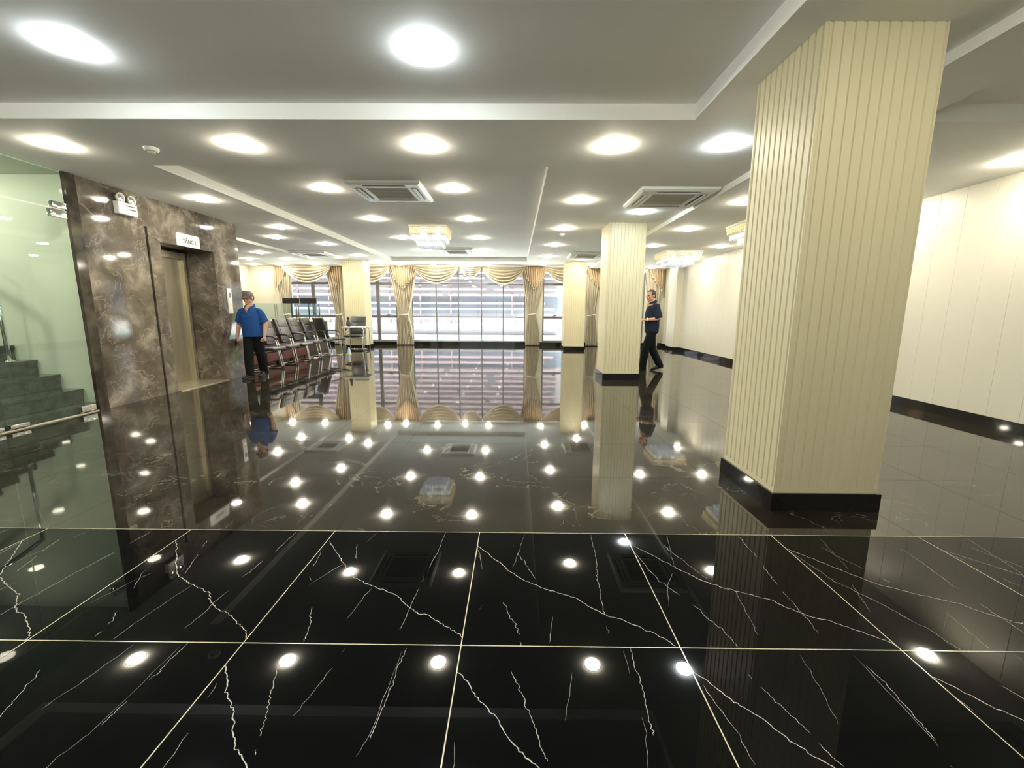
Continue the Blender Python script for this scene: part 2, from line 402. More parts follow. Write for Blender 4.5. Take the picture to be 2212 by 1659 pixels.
# wall behind the camera; its shopfront window is added to let in daylight
b = MB(); b.box(XL-0.2, -4.6, YF-0.2, YF, 0, ZTOP); b.box(0.0, XW+0.2, YF-0.2, YF, 0, ZTOP); b.box(-4.6, 0.0, YF-0.2, YF, 2.5, ZTOP)
struct(b.build('wall_front', M_wallr))
b = MB()
for x in (-4.57, -3.05, -1.55, -0.03): b.box(x-0.03, x+0.03, YF-0.13, YF-0.07, 0, 2.5)
for z in (0.03, 2.2, 2.47): b.box(-4.6, 0.0, YF-0.13, YF-0.07, z-0.03, z+0.03)
w = struct(b.build('window_6', M_frame))
b = MB(); b.box(-4.58, -0.02, YF-0.104, YF-0.096, 0.03, 2.48); b.build('pane', M_glass, w)
# left side: wall of the far bay, lift shaft, stairwell
b = MB(); grooved(b, XL, YB+0.2, XL, 8.0, 0, ZTOP, 0.2, 0.31, 0.012, 0.006); struct(b.build('wall_left', M_wallr))
b = MB(); b.box(XL, XL+0.015, 8.05, YB, 0, 0.115); struct(b.build('baseboard_left', M_skirt))
b = MB()
OY0, OY1, OZ, OD = 6.29, 7.38, 2.15, -5.55
XB = -5.19
b.box(XB, XE, 5.17, 6.055, 0, ZTOP); b.box(XB, XE, 6.095, OY0, 0, ZTOP); b.box(XB, XE, OY1, 8.03, 0, ZTOP); b.box(XB, XE, OY0, OY1, OZ, ZTOP)
b.box(XB, XE, 6.055, 6.095, 2.32, ZTOP); b.box(XB, -5.06, 6.055, 6.095, 0, 2.32, 1)
struct(b.build('wall_lift', [M_emp, M_dark]))
b = MB(); b.box(-5.75, XB, OY1, OY1+0.2, 0, OZ+0.2); b.box(-5.75, XB, OY0-0.2, OY0, 0, OZ+0.2); b.box(-5.75, XB, OY0, OY1, OZ, OZ+0.2); b.box(-5.75, OD-0.06, OY0, OY1, 0, OZ)
struct(b.build('wall_liftreveal', M_emp))
b = MB(); b.box(-9.3, XB, 7.85, 8.03, 0, ZTOP); struct(b.build('wall_return', M_emp))
b = MB(); b.box(-5.06, XE+0.012, 5.045, 5.17, 0, ZTOP); struct(b.build('trim_1', M_darkmarble))
b = MB(); b.box(-9.3, -5.065, 5.12, 5.168, 0, ZTOP); b.box(-9.3, -5.2, 5.168, 5.3, 0, ZTOP); struct(b.build('wall_stair', M_greenwall))
b = MB(); b.box(-9.5, -9.3, YF, 5.45, 0, ZTOP); struct(b.build('wall_stairend', M_greenwall))
b = MB(); b.box(-9.3, -5.06, 1.2, 1.35, 0, ZTOP); struct(b.build('wall_stairfront', M_greenwall))
b = MB(); b.box(-9.3, -5.06, 1.35, 5.12, 2.70, ZTOP); struct(b.build('ceiling_stair', M_greenwall))
b = MB(); b.box(-5.25, XE, YF, 1.35, 0, ZTOP); struct(b.build('wall_side', M_wallr))
b = MB(); b.box(-5.06, -5.03, 1.35, 5.17, 0.0005, 0.010); struct(b.build('trim_2', M_grout))
b = MB(); b.box(-5.55, -4.99, OY0+0.005, OY1-0.005, 0.0005, 0.012); struct(b.build('trim_3', M_steel))

# lift door
d = bpy.data.objects.new('door_1', None); COL.objects.link(d); struct(d)
b = MB(); b.box(OD-0.02, OD, OY0+0.13, OY1-0.07, 0.012, 2.02); o = b.build('door_panel', M_steel, d)
b = MB(); b.box(OD-0.001, OD+0.003, (OY0+OY1)/2-0.005, (OY0+OY1)/2+0.003, 0.012, 2.02); b.build('door_seam', M_dark, d)
b = MB(); b.box(OD-0.04, OD+0.05, OY0+0.01, OY0+0.13, 0.012, 2.12); b.box(OD-0.04, OD+0.05, OY1-0.07, OY1-0.02, 0.012, 2.12); b.box(OD-0.04, OD+0.05, OY0+0.13, OY1-0.07, 2.02, 2.12); b.build('door_frame', M_steel, d)

# window wall
WIN = [(-7.95, -6.30, 'a'), (-5.45, -4.17, 'b'), (-3.66, 0.32, 'c'), (0.93, 2.38, 'b'), (2.92, 4.48, 'b')]
b = MB()
xs = [XL-0.2] + [v for w_ in WIN for v in w_[:2]] + [XW+0.2]
for i in range(0, len(xs), 2): b.box(xs[i], xs[i+1], YB, YB+0.25, 0, ZTOP)
for x0, x1, k in WIN: b.box(x0, x1, YB, YB+0.25, 0, 0.13); b.box(x0, x1, YB, YB+0.25, 2.70, ZTOP)
struct(b.build('wall_back', M_wallr))
b = MB(); b.box(XL, XW, YB-0.015, YB, 0, 0.125); struct(b.build('baseboard_back', M_skirt))
MUL = {'c': [-2.80, -2.02, -1.21, -0.45]}
for k, (x0, x1, kind) in enumerate(WIN):
    b = MB(); y0, y1 = YB+0.04, YB+0.11
    fw = 0.03 if kind == 'c' else 0.05
    b.box(x0, x0+fw, y0, y1, 0.13, 2.70); b.box(x1-fw, x1, y0, y1, 0.13, 2.70); b.box(x0+fw, x1-fw, y0, y1, 0.13, 0.13+fw); b.box(x0+fw, x1-fw, y0, y1, 2.70-fw, 2.70)
    tr = (2.13, 0.99)
    hw = 0.022 if kind == 'c' else 0.05
    muls = MUL.get(kind) or [(x0+x1)/2 if kind == 'a' or k == 4 else (x0+0.60 if k == 1 else x1-0.62)]
    mw = 0.016 if kind == 'c' else 0.055
    ed = [x0+fw] + [v for q in muls for v in (q-mw, q+mw)] + [x1-fw]
    for q in muls: b.box(q-mw, q+mw, y0, y1, 0.13+fw, 2.70-fw)
    for z in tr:
        for i in range(0, len(ed), 2): b.box(ed[i], ed[i+1], y0+0.005, y1-0.005, z-hw*0.8, z+hw*0.8)
    wn = struct(b.build('window_%d' % (k+1), M_frame))
    b = MB(); b.box(x0+0.01, x1-0.01, y0+0.031, y0+0.037, 0.14, 2.69); b.build('pane', M_glass, wn)
    if kind == 'b':
        for i in range(0, len(ed), 2):
            xm = (ed[i]+ed[i+1])/2
            b = MB(); b.box(xm-0.05, xm+0.05, y0-0.03, y0+0.005, 1.035, 1.05); b.box(xm-0.02, xm+0.09, y0-0.04, y0-0.025, 1.05, 1.075); b.build('window_handle', M_frame, wn)

# ------------------------------------------------------------------ columns
def column_proto():
    e = empty('column', (0, 0, 0)); S_ = 0.64; z0, z1 = 0.115, ZC
    b = MB(); pts = []; ns = 10; edge = 0.026; p = (S_-2*edge)/ns; gw, gd = 0.016, 0.008
    side = [(0, 0), (edge-0.012, 0), (edge-0.008, gd*0.5), (edge-0.004, 0)]
    for i in range(ns+1):
        q = edge+i*p; side += [(q, 0), (q+gw*0.2, gd), (q+gw*0.8, gd), (q+gw, 0)]
    side = [v for v in side if v[0] < S_-0.002]
    for rot in range(4):
        for u, v in side:
            x, y = u-S_/2, v-S_/2
            for _ in range(rot): x, y = -y, x
            pts.append((x, y))
    b.prism(pts, z0+0.03, z1); h = S_/2
    b.box(-h, h, -h, h, z0, z0+0.03)
    b.build('shaft', M_cream, e)
    b = MB(); h = S_/2+0.016; b.box(-h, h, -h, h, 0, z0); b.build('plinth', M_skirt, e)
    return e
cp_ = column_proto()
for i, (x, y, lab) in enumerate([(1.925, 2.86, 'largest fluted cream column in front, black stone plinth on the veined black tiles'),
                                 (1.90, 8.03, 'fluted cream column standing beside the man in dark clothes'),
                                 (1.84, 14.0, 'far cream column in front of the window, right of the widest curtained window'),
                                 (-5.06, 14.0, 'far cream column behind the small white table and its chair')]):
    o = cp_ if i == 0 else copy_tree(cp_)
    o.location = (x, y, 0); tag(o, lab, 'column', 'fluted cream columns')

# ------------------------------------------------------------------ downlights
def downlight_proto(lens):
    b = MB(); b.lathe([(0.0, -0.004), (0.088, -0.004), (0.092, 0.0), (0.0, 0.0)], 28)
    r = b.build('downlight', M_white)
    b = MB(); b.lathe([(0.083, -0.003), (0.0825, -0.022), (0.077, -0.028), (0.05, -0.031), (0.0, -0.032)], 20); b.build('lens', lens, r)
    return r
PW, PCo = downlight_proto(M_warm), downlight_proto(M_cool)
used = {}
def lamp(x, y, z, lab, cool=False, grp='ceiling downlights'):
    P = PCo if cool else PW
    o = P if P.name not in used else copy_tree(P)
    used[P.name] = 1
    o.location = (x, y, z); tag(o, lab, 'ceiling light', grp)
ORD = ['nearest', 'second', 'third', 'fourth', 'farthest']
FR = ['leftmost round warm downlight of the row just behind the front ceiling step', 'second round warm downlight from the left in the row behind the front ceiling step',
      'middle round warm downlight behind the front ceiling step, in line with the cool light above', 'round warm downlight behind the right end of the front ceiling step']
for x, lab in zip((-4.29, -2.56, -0.85, 0.89), FR): lamp(x, 4.27, ZC, lab)
lamp(1.90, 4.22, ZC, 'cool white downlight beside the top of the largest fluted column', True)
lamp(-2.78, 2.96, ZT, 'large cool white downlight in the front tray, top left corner of the photo', True)
lamp(-0.585, 3.0, ZT, 'large cool white downlight in the front tray, top centre of the photo', True)
for i, y in enumerate((6.25, 8.27, 10.3, 12.37, 14.45)):
    lamp(-4.33-0.02*i, y, ZC, '%s warm downlight in the long row left of the centre ceiling tray' % ORD[i])
    lamp(0.88, y, ZC, '%s warm downlight in the long row right of the centre ceiling tray' % ORD[i])
for i, y in enumerate((6.14, 8.09, 10.09, 12.12)):
    lamp(-2.57, y, ZT, '%s warm downlight inside the centre tray, left of the square chandelier' % (['nearest', 'second', 'third', 'farthest'][i]))
    lamp(-0.86, y, ZT, '%s warm downlight inside the centre tray, right of the square chandelier' % (['nearest', 'second', 'third', 'farthest'][i]))
lamp(-2.70, 14.5, ZC, 'warm downlight on the beam before the widest window, left one of the two')
lamp(-0.92, 14.45, ZC, 'warm downlight on the beam before the widest window, right one of the two')
lamp(-3.84, 14.68, ZC, 'warm downlight tight above the bunched curtain left of the widest window')
lamp(-1.75, 14.68, ZC, 'warm downlight tight above the small middle curtain swag')
lamp(1.90, 6.9, ZC, 'cool white downlight in front of the top of the second fluted column', True)
lamp(1.92, 13.05, ZC, 'warm downlight in front of the top of the far right column')
lamp(-5.14, 12.83, ZC, 'warm downlight in front of the top of the far left column')
lamp(-5.05, 9.37, ZC, 'warm downlight just past the top corner of the marble lift wall')
for x, y, t in ((-6.54, 11.35, 'nearest the marble lift wall'), (-7.66, 12.75, 'left one of the middle pair'), (-6.57, 12.75, 'right one of the middle pair')):
    lamp(x, y, ZC-0.06, 'warm downlight in the lowered left bay ceiling, %s' % t)
for x, y, t in ((-8.73, 14.70, 'leftmost'), (-7.82, 14.66, 'middle'), (-6.65, 14.6, 'rightmost')):
    lamp(x, y, ZC-0.02, '%s warm downlight above the far left curtained window' % t)
for x, y, t in ((3.0, 5.98, 'nearest of the row along the ceiling step'), (3.0, 7.9, 'middle of the row along the ceiling step'), (3.0, 9.88, 'farthest of the row along the ceiling step'), (4.50, 9.9, 'close to the long cream wall'), (4.73, 4.39, 'at the right edge of the photo')):
    lamp(x, y, ZR, 'warm downlight in the lower right bay ceiling, %s' % t)
lamp(4.46, 14.6, ZR, 'warm downlight above the curtain in the far right corner')
lamp(2.40, 14.6, ZC, 'warm downlight above the curtain right of the far right column')
for x, y in ((1.93, 1.30), (-0.6, 0.6), (-2.8, 0.6), (-0.6, -1.8), (-2.8, -1.8), (1.95, -1.6)):  # unseen lamps added to light the near hall and the front column
    lamp(x, y, ZC if x > 1.4 else ZT, 'added warm downlight behind the viewpoint, outside the photo', False, 'added downlights behind the viewpoint')
for x, y in ((4.67, 6.0), (4.67, 7.95), (4.67, 12.0), (3.0, 12.0)):  # hidden lamps added to wash the right bay with light
    lamp(x, y, ZR, 'added warm downlight over the long cream wall hidden by the largest column', False, 'added downlights hidden by the columns')
lamp(-6.3, 4.4, 2.70, 'added warm downlight over the stone stairs behind the green glass')  # stairwell lamps, added to brighten the wall and steps behind the glass
lamp(-5.7, 2.6, 2.70, 'added warm downlight just inside the green glass near the left edge')
lamp(-8.0, 3.0, 2.70, 'added warm downlight over the upper part of the stairs behind the green glass')

# ------------------------------------------------------------------ cassette air conditioners
def cassette_proto():
    e = empty('air_conditioner', (0, 0, 0)); h = 0.475
    b = MB()
    def ring(o_, i_, zo, zi):
        A = [(-o_, -o_), (o_, -o_), (o_, o_), (-o_, o_)]; B = [(-i_, -i_), (i_, -i_), (i_, i_), (-i_, i_)]
        VA = [b.bm.verts.new((x, y, zo)) for x, y in A]; VB = [b.bm.verts.new((x, y, zi)) for x, y in B]
        for k in range(4): b.bm.faces.new((VA[k], VA[(k+1) % 4], VB[(k+1) % 4], VB[k]))
    ring(h, h, 0.0, -0.03); ring(h, h-0.03, -0.03, -0.048); ring(h-0.03, 0.27, -0.048, -0.040); ring(0.27, 0.27, -0.040, 0); ring(0.27, h, 0, 0); bmesh.ops.remove_doubles(b.bm, verts=b.bm.verts[:], dist=1e-5)
    b.build('panel', M_white, e)
    b = MB(); b.box(-0.27, 0.27, -0.27, 0.27, -0.034, -0.002)
    for i in range(13):
        y = -0.25+i*0.0417; b.box(-0.262, 0.262, y-0.004, y+0.004, -0.039, -0.034)
    b.build('grille', M_grille, e)
    for k in range(4):
        R = Matrix.Rotation(k*PI/2, 4, 'Z')
        b = MB(); b.box(-0.27, 0.27, -0.405, -0.385, -0.0487, -0.040, 0, R); b.box(-0.27, 0.27, -0.345, -0.328, -0.0468, -0.038, 0, R); b.build('air_slot', M_dark, e)
        b = MB(); b.box(-0.275, 0.275, -0.386, -0.346, -0.054, -0.043, 0, R); b.build('flap', M_white, e)
    return e
ac = cassette_proto()
for i, (x, y, z, lab) in enumerate([(-1.70, 6.22, ZT, 'nearest square ceiling air conditioner, white with tan grille, inside the centre tray'),
                                    (1.99, 6.02, ZC, 'square ceiling air conditioner above and before the second fluted column'),
                                    (-1.62, 12.15, ZT, 'square ceiling air conditioner behind the square chandelier at the far end of the tray'),
                                    (1.88, 12.0, ZC, 'square ceiling air conditioner before the far right column'),
                                    (-5.45, 12.0, ZC, 'square ceiling air conditioner in the left ceiling near the far left window')]):
    o = ac if i == 0 else copy_tree(ac)
    o.location = (x, y, z-0.004); tag(o, lab, 'air conditioner', 'ceiling cassette air conditioners')

# ------------------------------------------------------------------ chandeliers
def chandelier_square():
    e = empty('chandelier', (0, 0, 0)); rnd = random.Random(5)
    b = MB(); b.box(-0.36, 0.36, -0.36, 0.36, -0.03, 0); b.build('ceiling_plate', M_white, e)
    b = MB()
    for a, z0, z1 in ((0.345, -0.035, -0.03), (0.345, -0.175, -0.163)):
        for q in range(4): b.box(-a, a, -a, -a+0.03, z0, z1, 0, Matrix.Rotation(q*PI/2, 4, 'Z'))
    b.build('gold_band', M_gold, e)
    b = MB()
    for q in range(4):
        R = Matrix.Rotation(q*PI/2, 4, 'Z')
        for i in range(13):
            for j in range(2):
                u = -0.32+0.64*(i+0.5*(j % 2))/12.5; z = -0.065-0.062*j
                b.prism([(0.02*math.cos(PI*k/3), 0.03*math.sin(PI*k/3)) for k in range(6)], 0, 0.022, 0, R @ Matrix.Translation((u, -0.335, z)) @ Matrix.Rotation(PI/2, 4, 'X'))
    b.build('crystal_panel', M_crystalg, e)
    def rods(a, z0, z1, n):
        b = MB()
        for q in range(4):
            R = Matrix.Rotation(q*PI/2, 4, 'Z')
            for i in range(n):
                u = -a+2*a*i/n
                b.prism([(0.011*math.cos(PI*k/2), 0.011*math.sin(PI*k/2)) for k in range(4)], z0, z1, 0, R @ Matrix.Translation((u, -a, 0)))
                b.lathe([(0.011, z0), (0.0, z0-0.02)], 4, R @ Matrix.Translation((u, -a, 0)), smooth=False)
        return b
    rods(0.31, -0.26, -0.175, 22).build('crystal_fringe', M_crystal, e)
    rods(0.235, -0.36, -0.2, 17).build('crystal_fringe', M_crystal, e)
    rods(0.15, -0.385, -0.22, 10).build('crystal_fringe', M_crystal, e)
    for i in (-1, 1):
        for j in (-1, 1): b = MB(); b.ell((0.14*i, 0.14*j, -0.12), 0.04, 0.04, 0.05, nu=10, nv=6); b.build('bulb', M_led, e)
    return e
o = chandelier_square(); o.location = (-1.70, 8.95, ZT); tag(o, 'square tiered crystal chandelier with gold band in the centre ceiling tray', 'chandelier', 'crystal chandeliers')
o = copy_tree(o, (3.96, 11.0, ZR)); o.scale = (1.22, 1.22, 0.86); tag(o, 'square tiered crystal chandelier over the right bay, seen whole right of the second column', 'chandelier', 'crystal chandeliers')
o2 = copy_tree(o); o2.location = (4.02, 7.32, ZR); tag(o2, 'square crystal chandelier mostly hidden behind the largest fluted column', 'chandelier', 'crystal chandeliers')

# small ceiling fixtures
def detector(name, x, y, lab, cat, r=0.055):
    b = MB(); b.lathe([(0, -0.045), (r*0.5, -0.045), (r*0.62, -0.03), (r, -0.022), (r*1.05, 0)], 20); o = b.build(name, M_white); o.location = (x, y, ZC)
    b = MB(); b.lathe([(r*0.63, -0.03), (r*0.66, -0.034), (r*0.8, -0.0265), (r*0.77, -0.024)], 20); b.build('sensor_ring', M_grille, o)
    tag(o, lab, cat)
detector('sprinkler', -3.45, 4.35, 'small ceiling sprinkler between the two left lights of the front row', 'sprinkler', 0.06)
detector('smoke_detector', 0.90, 8.85, 'small round smoke detector behind the second light of the right row', 'smoke detector')
detector('security_camera', -4.52, 13.5, 'small dome fixture on the ceiling left of the far tray corner', 'camera', 0.06)

# ------------------------------------------------------------------ curtains
ZTOPC, YC = 2.70, YB-0.13
def drape(name, x0, x1, xt, wt, xb0, xb1, ztie, lab, jab, seed=1, sides=(1,)):
    """gathered panel: top x0..x1, waist at xt of width wt, hem xb0..xb1"""
    e = empty('curtain', ((x0+x1)/2, YC, 0)); ox = (x0+x1)/2; rnd = random.Random(seed)
    nf = max(4, int((x1-x0)/0.085)); ph = rnd.uniform(0, 6)
    def f(u, v):
        z = ZTOPC-0.01-v*(ZTOPC-0.025)
        if z > ztie:
            t = (z-ztie)/(ZTOPC-ztie); q = t**0.85
            a = xt-wt/2+(x0-xt+wt/2)*q; b_ = xt+wt/2+(x1-xt-wt/2)*q
        else:
            t = (ztie-z)/ztie; q = min(1, (t*1.15))**0.6
            a = xt-wt/2+(xb0-xt+wt/2)*q; b_ = xt+wt/2+(xb1-xt-wt/2)*q
        wd = b_-a
        x = a+wd*u; amp = 0.022+0.026*min(1, wd/(x1-x0))
        y = amp*math.sin(2*PI*nf*u+ph)+0.35*amp*math.sin(2*PI*nf*0.43*u+1.3+v*2)
        y -= 0.03*math.exp(-((z-ztie)/0.25)**2)*math.sin(PI*u)
        return Vector((x-ox, y, z))
    b = MB(); b.grid(f, nf*8, 48); o = b.build('panel', M_drape, e, False)
    md = o.modifiers.new('t', 'SOLIDIFY'); md.thickness = 0.006
    # tie back: band round the waist and a tassel
    b = MB(); pts = [((wt/2+0.016)*math.cos(a)+xt-ox, 0.07*math.sin(a), ztie+0.025*math.cos(a)) for a in [2*PI*i/20 for i in range(20)]]
    b.loft(pts, [(0.008, 0.020)]*20, (0, 1, 0), 8, closed_path=True); tb = b.build('tieback', M_fringe, e)
    for sd in sides:
        b = MB(); xx = xt-ox+sd*(wt/2+0.012); b.tube([(xx, -0.07, ztie), (xx+sd*0.01, -0.085, ztie-0.08)], 0.006)
        b.lathe([(0.0, 0.0), (0.02, -0.01), (0.022, -0.035), (0.014, -0.045), (0.026, -0.12), (0, -0.125)], 10, Matrix.Translation((xx+sd*0.01, -0.085, ztie-0.08))); b.build('tassel', M_fringe, tb)
    # jabot: cascade that hangs in zigzag folds over the top
    if jab:
        j0, j1, ja, zmid, zedge = jab; n2 = max(4, int((j1-j0)/0.085))
        def g(u, v):
            if ja == 0: w_ = 1-abs(2*u-1)
            elif ja < 0: w_ = 1-u
            else: w_ = u
            st = math.floor(w_*4.999)/5*0.6+w_*0.4
            zb = zedge+(zmid-zedge)*st
            z = ZTOPC-v*(ZTOPC-zb)
            xm = {0: (j0+j1)/2, -1: j0, 1: j1}[ja]
            x = j0+(j1-j0)*u; x += (xm-x)*0.28*v
            y = -0.085+0.034*math.sin(2*PI*n2*u+0.4)
            return Vector((x-ox, y, z))
        b = MB(); b.grid(g, n2*8, 16); o = b.build('jabot', M_jabot, e, False); md = o.modifiers.new('t', 'SOLIDIFY'); md.thickness = 0.006
        b = MB()
        for i in range(n2*8): 
            p = g(i/(n2*8), 1); q = g((i+1)/(n2*8), 1)
            b.bm.faces.new([b.bm.verts.new(v) for v in (p+Vector((0, -0.004, 0.006)), q+Vector((0, -0.004, 0.006)), q+Vector((0, -0.004, -0.03)), p+Vector((0, -0.004, -0.03)))])
        bmesh.ops.remove_doubles(b.bm, verts=b.bm.verts[:], dist=0.0005)
        o2_ = b.build('fringe', M_fringe, o, False); md = o2_.modifiers.new('t', 'SOLIDIFY'); md.thickness = 0.004
    tag(e, lab, 'curtain', 'gold tied back curtains')
drape('c', -8.32, -7.72, -8.0, 0.22, -8.15, -7.62, 1.05, 'gold tied curtain at the left edge of the far left window', (-8.32, -7.86, -1, 1.85, 2.30), 2)
drape('c', -6.60, -6.02, -6.18, 0.22, -6.40, -5.98, 1.05, 'gold tied curtain between the far left window and the far left column', (-6.46, -6.02, 1, 1.85, 2.30), 3)
drape('c', -4.40, -3.40, -3.92, 0.32, -4.20, -3.60, 1.06, 'gold tied curtain with wide jabot at the left edge of the widest window', (-4.42, -3.34, 0, 1.93, 2.38), 4, (-1, 1))
drape('c', 0.17, 1.04, 0.56, 0.26, 0.34, 0.84, 1.10, 'gold tied curtain with jabot at the right edge of the widest window', (0.20, 1.06, 0, 1.93, 2.35), 5)
drape('c', 2.28, 2.94, 2.62, 0.24, 2.44, 2.86, 1.08, 'gold tied curtain right behind the far right column', (2.36, 2.94, 1, 1.90, 2.35), 6)
drape('c', 4.44, 5.0, 4.80, 0.22, 4.64, 4.98, 1.08, 'gold curtain in the far right corner behind the man in dark clothes', (4.48, 5.0, 1, 1.88, 2.40), 7)
def swag(x0, x1, drop, lab, dy=0.0):
    e = empty('curtain_swag', ((x0+x1)/2, YC-0.20-dy, 0)); ox = (x0+x1)/2; nf = 5
    def f(u, v):
        sag = (1-(2*u-1)**2)
        sag = sag**0.9
        z = ZTOPC-0.012-(0.04*v+v**0.9*(drop-0.04))*sag-0.05*v*(1-sag)
        am = 0.034*sag+0.008
        y = -am*math.sin(2*PI*nf*v)-0.03*math.sin(PI*v)*sag
        shrink = 1-0.03*v
        return Vector(((u-0.5)*(x1-x0)*shrink, y, z))
    b = MB(); b.grid(f, 40, 60); o = b.build('swag_cloth', M_drape, e, False); md = o.modifiers.new('t', 'SOLIDIFY'); md.thickness = 0.006
    b = MB()
    for i in range(40):
        p = f(i/40, 1); q = f((i+1)/40, 1); d_ = Vector((0, -0.003, 0)); h = Vector((0, 0, -0.045)); t = Vector((0, 0, 0.006))
        b.bm.faces.new([b.bm.verts.new(v) for v in (p+d_+t, q+d_+t, q+d_+h*0.4, p+d_+h*0.4)])
        m_ = (p+q)/2
        b.ell(m_+h*0.75, 0.007, 0.007, 0.016, nu=6, nv=4)
    b.build('fringe', M_fringe, e)
    tag(e, lab, 'curtain', 'gold curtain swags')
swag(-7.98, -6.28, 0.52, 'gold curtain swag over the far left window')
swag(-5.60, -4.28, 0.50, 'gold curtain swag over the narrow window right of the far left column')
swag(-3.48, -1.94, 0.55, 'left large gold curtain swag over the widest window')
swag(-1.92, -1.18, 0.34, 'small gold swag between the two large ones over the widest window', 0.03)
swag(-1.16, 0.30, 0.57, 'right large gold curtain swag over the widest window')
swag(0.96, 2.42, 0.52, 'gold curtain swag over the narrow window left of the far right column')
swag(2.90, 4.46, 0.52, 'gold curtain swag over the far right corner window')
# ------------------------------------------------------------------ stairs and green glass doors
st = empty('staircase', (-5.12, 3.3, 0)); tag(st, 'grey granite staircase going up behind the green glass', 'stairs')
for k in range(10):
    x1 = (0.03 if k == 0 else 0.12-0.25*k); z1 = 0.087+0.173*k
    x0 = 0.12-0.25*(k+1) if k < 9 else x1-1.6
    b = MB(); b.box(x0, x1-0.015, -1.9, 1.81, 0 if k == 0 else z1-0.173, z1-0.03); b.box(x0, x1, -1.9, 1.81, z1-0.03, z1); b.build('step', M_stair, st)
rp = empty('handrail', (-5.82, 4.88, 0)); tag(rp, 'chrome stair railing post on the granite steps at the left edge', 'railing')
b = MB(); b.tube([(0, 0, 0.606), (0, 0, 1.6)], 0.022, 12); b.build('post', M_chrome, rp)
b = MB(); b.lathe([(0, 0.6065), (0.05, 0.6065), (0.05, 0.616), (0.03, 0.63), (0, 0.63)], 16); b.build('post_base', M_chrome, rp)
b = MB(); b.tube([(0, 0, 1.6), (-1.2, 0, 2.43)], 0.025, 12); b.build('rail', M_chrome, rp)
def glass_leaf(y0, y1, lab, fit):
    e = empty('glass_partition', (XE-0.02, (y0+y1)/2, 0)); h = (y1-y0)/2
    b = MB(); b.box(-0.006, 0.006, -h, h, 0.022, 2.29); b.build('pane', M_green, e)
    for yy, z0, z1 in fit:
        b = MB(); b.rbox(-0.018, 0.03, yy-0.085, yy+0.085, z0, z1, 0.004); b.build('patch_fitting', M_chrome, e)
    tag(e, lab, 'glass door', 'green glass doors')
glass_leaf(4.10, 5.025, 'green glass door leaf beside the dark marble edge, chrome fittings at top and bottom', [(0.36, 0.022, 0.095), (-0.36, 0.022, 0.06), (0.37, 2.20, 2.288)])
glass_leaf(3.15, 4.085, 'green glass door leaf at the left edge of the photo', [(0.36, 0.022, 0.06)])
e = empty('glass_transom', (XE-0.02, 4.08, 0)); b = MB(); b.box(-0.006, 0.006, -0.94, 0.945, 2.305, ZC); b.build('pane', M_green, e)
b = MB(); b.rbox(-0.018, 0.03, 0.80, 0.945, 2.305, 2.37, 0.004); b.build('patch_fitting', M_chrome, e)
tag(e, 'green glass panel above the glass doors up to the ceiling, chrome clamp at its end', 'glass panel')

# ------------------------------------------------------------------ things on the lift wall
e = empty('emergency_light', (XE, 5.76, 2.47)); tag(e, 'white twin-head emergency light on the marble wall above the lift', 'emergency light')
b = MB(); b.rbox(0.0, 0.07, -0.14, 0.14, -0.075, 0.075, 0.012); b.build('case', M_white, e)
b = MB(); b.box(0.069, 0.072, -0.03, 0.10, 0.03, 0.045); b.box(0.069, 0.072, 0.0, 0.11, -0.01, 0.005); b.build('vent_slot', M_dark, e)
b = MB(); b.ell((0.072, -0.11, 0.02), 0.004, 0.008, 0.008, nu=8, nv=6); b.build('indicator', M_orange, e)
for sy in (-0.075, 0.085):
    R = Matrix.Translation((0.05, sy, 0.125)) @ Matrix.Rotation(PI/2, 4, 'Y')
    b = MB(); b.lathe([(0, -0.04), (0.04, -0.035), (0.058, 0.0), (0.058, 0.012), (0.05, 0.012), (0.046, 0.002)], 20, R); b.tube([(0.04, sy, 0.07), (0.04, sy, 0.09)], 0.012); h_ = b.build('lamp_head', M_white, e)
    b = MB(); b.lathe([(0.046, 0.002), (0.02, 0.010), (0, 0.012)], 20, R); b.build('lamp_lens', M_chrome, h_)
e = empty('floor_sign', (XE, 6.83, 2.245)); tag(e, 'pale rounded floor sign reading TẦNG 1 above the lift door', 'sign')
b = MB()
pl = []
hw, hh, rr = 0.235, 0.092, 0.035
for cx_, cz_, a0 in ((hw-rr, hh-rr, 0), (-hw+rr, hh-rr, 90), (-hw+0.005, -hh+0.005, 180), (hw-0.005, -hh+0.005, 270)):
    r_ = rr if a0 < 180 else 0.005
    for k in range(7): a = math.radians(a0+15*k); pl.append((cx_+r_*math.cos(a), cz_+r_*math.sin(a)))
RX = Matrix(((0, 0, 1, 0), (1, 0, 0, 0), (0, 1, 0, 0), (0, 0, 0, 1)))   # sign plane looks to +x, text runs along +y
b.prism(pl, 0.0, 0.012, 0, RX); b.build('sign_board', M_whitep, e)
cu = bpy.data.curves.new('lettering', 'FONT'); cu.body = 'TẦNG 1'; cu.size = 0.078; cu.align_x = 'CENTER'; cu.extrude = 0.001; cu.offset = 0.001
to = bpy.data.objects.new('lettering_curve', cu); COL.objects.link(to); dg = bpy.context.evaluated_depsgraph_get(); dg.update()
me = bpy.data.meshes.new_from_object(to.evaluated_get(dg)); bpy.data.objects.remove(to); me.transform(RX); me.materials.clear(); me.materials.append(M_lettering)
lo = bpy.data.objects.new('lettering', me); COL.objects.link(lo); lo.parent = e; lo.location = (0.0135, 0.02, -0.04)
e = empty('call_panel', (XE, 7.66, 1.36)); tag(e, 'slim white lift call panel with an orange lit button on the marble wall', 'call panel')
b = MB(); b.rbox(0, 0.018, -0.055, 0.055, -0.22, 0.22, 0.006); b.build('face_plate', M_white, e)
b = MB(); b.box(0.017, 0.020, -0.03, 0.03, 0.06, 0.14); b.build('display', M_extwin, e)
